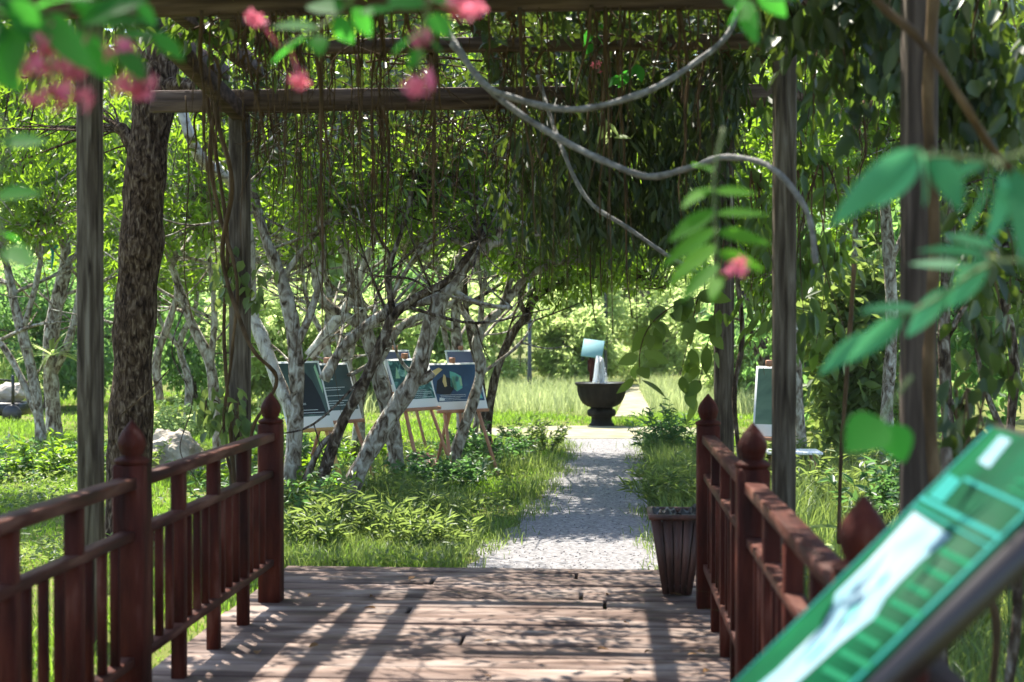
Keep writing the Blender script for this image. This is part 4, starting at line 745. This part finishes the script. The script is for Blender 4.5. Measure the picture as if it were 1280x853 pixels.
def strip(a, b, c): a = np.array(a, float); b = np.array(b, float); d = (b - a) / np.linalg.norm(b - a); n_ = np.array([-d[1], d[0]]) * c / 2; return [tuple(a - n_), tuple(b - n_), tuple(b + n_), tuple(a + n_)]
for ya_, yb_ in ((DN + .022, DN + .034), (DF - .012, DF - .003)): m = MB(); slab(m, ya_, yb_, .0, .78, .003, .004); m.build('border', M_CYAN, pn)
decal('divider', [strip((1150, 622), (1250, 672), 7), strip((1205, 598), (1330, 656), 5), strip((1142, 632), (1238, 684), 3)], M_CYAN, .0035)
decal('label_block', [[(1222, 577), (1250, 544), (1264, 550), (1236, 585)], [(1232, 560), (1262, 574), (1256, 581), (1228, 567)][:0] or [(1290, 590), (1310, 598), (1304, 606), (1284, 598)]], M_PALE, .0035)
decal('label_block', [[(1160, 620), (1186, 592), (1202, 601), (1178, 629)]], M_CYAN, .0035)
decal('text_block', [strip((1176 - 21 * i, 688 + 21 * i), (1214 - 21 * i - 5 * (i % 3), 707 + 21 * i - 2 * (i % 3)), 8) for i in range(8)] + [strip((1262, 610), (1300, 628), 4), strip((1270, 600), (1306, 616), 4)], M_MIDG, .0035)
m = MB(); pu = .36; pc = A + dirv * pu + V(0, -.26, 0) - nrmP * .046; bar(m, (pc[0], pc[1], -.02), pc, .09, .09, .006); m.build('post', M_RED, t)

# ------------------------------------------------------------------ near creeper sprigs with pink flowers
M_STEM = noise_mat('green stem', [(.3, (.06, .10, .03)), (.7, (.14, .16, .06))], 20, 3, bump=0)
def flower(mb, c, r, n=11):
    for k in range(n):
        d = nrm(rng.normal(0, 1, 3) * V(1.3, 1, .6) + V(0, 0, -.5)); q = c + d * r * rng.uniform(.5, 1.5); tube(mb, [c, (c + q) / 2 + V(0, 0, .15 * r), q], .0011, 4, 2)
        u_ = nrm(np.cross(d, V(.3, .5, .8))); v_ = np.cross(d, u_); sz = rng.uniform(.7, 1.15)
        for j in range(5):
            a = j * 1.2566 + rng.normal(0, .1); big_leaf(mb, q, u_ * math.cos(a) + v_ * math.sin(a) + d * rng.uniform(.1, .9), d, .018 * sz, .0095 * sz, rng.uniform(0, .5), .1, 3)
def sprig(label, Y, stem, leaves, flowers, lmat=None, Lm=.075):
    b = P(*stem[0], Y); t = thing('creeper_sprig', b, label, 'sprig'); st = MB(); tube(st, [P(a, c, Y) for a, c in stem], [.004, .002], 6, 5); S_ = spline([P(a, c, Y) for a, c in stem], 8)
    lf = MB()
    for (x0, y0, x1, y1, wpx) in leaves:
        a = P(x0, y0, Y + rng.normal(0, .03)); e = P(x1, y1, Y + rng.normal(0, .05)); d = e - a; L_ = np.linalg.norm(d)
        s = S_[np.argmin(np.linalg.norm(S_ - a, axis=1))]; tube(st, [s, (s + a) / 2 + V(0, 0, .004), a], .0016, 4, 2)
        n_ = V(rng.normal(0, .3), -.75, .65 + rng.normal(0, .2)); big_leaf(lf, a, d, n_, L_, PX(wpx, Y), rng.uniform(.05, .2), .18, 7)
    st.build('stem', M_STEM, t, True); lf.build('foliage', lmat or M_NEAR, t)
    for (x, y, rp) in flowers:
        m = MB(); c = P(x, y, Y - .01); s = S_[np.argmin(np.linalg.norm(S_ - c, axis=1))]; tube(m, [s, c], .0018, 4, 3); flower(m, c, PX(rp, Y) if Y < 5 else .03, 4 + int(rp * .28)); m.build('flower', M_PINK, t)
sprig('leafy creeper sprig with several pink flower heads in the top left corner', 2.0, [(-30, -30), (40, 15), (110, 40), (170, 60)],
      [(10, 0, 60, 55, 40), (50, 10, 110, -20, 40), (60, 20, 95, 75, 40), (100, 30, 150, 0, 38), (100, 40, 140, 80, 36), (140, 50, 195, 40, 34), (0, 20, -30, 70, 40), (20, 30, 10, 90, 36), (120, 20, 190, -10, 40), (150, 60, 180, 100, 30), (70, 60, 60, 100, 32), (170, 10, 200, 30, 30), (-20, -10, 40, -5, 50), (-10, 10, 45, 30, 48), (-30, 30, 20, 60, 46), (60, -5, 120, 5, 44), (90, 10, 150, 30, 44), (30, 40, 80, 62, 40), (130, 30, 185, 20, 38), (110, 55, 140, 105, 34), (-20, 60, 20, 110, 40), (190, 40, 230, 75, 26)],
      [(60, 116, 20), (86, 112, 18), (42, 82, 13), (92, 80, 16), (160, 106, 11), (180, 106, 10), (60, 52, 10), (150, 62, 10)])
sprig('blurred creeper sprig hanging at the left edge with pale leaves', 2.3, [(-20, 120), (10, 170), (-5, 240), (10, 320)],
      [(0, 180, 60, 172, 30), (-5, 245, 45, 235, 26), (5, 310, 40, 330, 34), (-5, 290, 30, 300, 30)], [])
sprig('bright green leaf spray with a pink flower head near the top centre', 2.2, [(560, -40), (535, 10), (528, 50), (522, 95)],
      [(530, 10, 480, -10, 34), (535, 20, 565, 45, 30), (528, 40, 488, 62, 30), (530, 45, 556, 68, 26), (540, 0, 590, 10, 30), (528, 60, 510, 85, 18)], [(520, 104, 16), (582, 4, 18), (524, 46, 9)])
sprig('bright green leaf spray crossing the top left of the beams', 2.4, [(470, -40), (430, 10), (390, 40), (350, 60)],
      [(400, 35, 340, 30, 30), (385, 45, 338, 76, 34), (395, 45, 400, 66, 26), (430, 15, 380, 0, 34), (440, 10, 466, 45, 28), (420, 20, 440, 55, 30), (450, -5, 410, -25, 34), (450, 20, 500, 5, 28)], [(376, 98, 6), (320, 20, 8)])
sprig('backlit feathery leaf spray with a small pink flower in front of the right posts', 2.6, [(905, 160), (893, 215), (894, 280), (898, 350)],
      [(890, 215, 868, 200, 26), (892, 235, 852, 250, 22), (893, 240, 946, 238, 18), (893, 262, 836, 300, 24), (895, 268, 962, 262, 18), (895, 285, 832, 322, 22), (896, 290, 966, 300, 20), (897, 305, 838, 345, 24), (897, 315, 955, 335, 20), (898, 330, 850, 368, 26), (898, 345, 890, 376, 20)], [(922, 337, 10)], M_LIME)
sprig('bright leaf cluster hanging at the top beside the right post', 2.6, [(960, -40), (930, -10), (925, 20)], [(935, -5, 905, 30, 26), (930, 0, 940, 48, 26), (945, -15, 985, 20, 34), (950, -20, 995, -5, 34), (925, 10, 905, -10, 26)], [])
sprig('large waxy blue green leaves reaching in from the right edge', 1.9, [(1330, 170), (1250, 200), (1180, 195), (1140, 200)],
      [(1150, 185, 1034, 275, 42), (1150, 195, 1090, 260, 36), (1150, 190, 1165, 258, 36), (1165, 190, 1205, 260, 40), (1240, 205, 1215, 300, 26), (1255, 215, 1250, 300, 34), (1270, 210, 1292, 310, 38), (1235, 200, 1180, 225, 24)], [], M_TEAL)
sprig('darker waxy leaf spray below the large blue green leaves', 2.1, [(1330, 330), (1240, 330), (1160, 380), (1080, 420)],
      [(1235, 325, 1180, 385, 36), (1215, 335, 1135, 325, 20), (1190, 360, 1128, 420, 30), (1150, 385, 1075, 385, 24), (1130, 395, 1060, 450, 27), (1090, 415, 1022, 466, 25), (1235, 320, 1160, 300, 18), (1245, 310, 1180, 290, 20)], [], M_TEAL)
sprig('soft out of focus green leaf floating before the nearest right post', 2.3, [(1140, 470), (1110, 510), (1100, 540)], [(1105, 525, 1060, 560, 56), (1105, 530, 1132, 575, 50)], [])
sprig('small sprig with a red flower cluster hanging from the thin beam', 7.0, [(744, 20), (742, 50), (745, 75)], [(742, 35, 728, 58, 12), (743, 40, 760, 62, 12), (743, 28, 756, 34, 12), (742, 55, 732, 68, 10)], [(746, 80, 12)])
sprig('pale green leaves hanging just below the thin beam', 7.2, [(800, 60), (790, 85), (770, 100)], [(795, 82, 785, 98, 13), (796, 80, 803, 102, 14), (775, 95, 765, 106, 12), (770, 98, 752, 112, 14), (788, 88, 772, 110, 14)], [])
sprig('light leaf tuft dangling below the far beam', 7.4, [(750, 130), (760, 160), (770, 175)], [(758, 150, 748, 176, 10), (760, 155, 778, 172, 12), (768, 172, 788, 170, 10), (762, 160, 758, 182, 9)], [], M_FAR)
# fallen leaves on the boards
pr = MB(); big_leaf(pr, (0, 0, 0), (1, 0, .1), (0, 0, 1), .06, .032, .2, .4); mesh_dead = pr.mesh('fallen_leaf', M_DEAD)
for k in range(22):
    o = bpy.data.objects.new('fallen_leaf', mesh_dead); COL.objects.link(o); o.location = (rng.uniform(-1.6, .45), rng.uniform(5.3, 8.2), .012); o.rotation_euler = (rng.normal(0, .25), rng.normal(0, .2), rng.uniform(0, 6.28)); s = rng.uniform(.6, 1.2); o.scale = (s, s, s)
    tag(o, 'small dry brown leaf fallen on the deck boards', 'leaf', 'dry leaves fallen on the deck')

# ------------------------------------------------------------------ thin haze over the whole garden, added for the overexposed glow of the distance
mh, nt, N, L = mat('haze air'); vp = N('VolumePrincipled'); vp.inputs['Color'].default_value = (.93, .96, .93, 1); vp.inputs['Density'].default_value = .0003; vp.inputs['Anisotropy'].default_value = .2
o_ = N('OutputMaterial'); L(vp.outputs[0], o_.inputs['Volume'])
m = MB(); box(m, (-45, -6, GZ - 1.2), (45, 78, 24), 0); tag(m.build('veil', mh), 'thin pale haze added for the washed-out glow of the far garden', 'veil', kind='stuff')
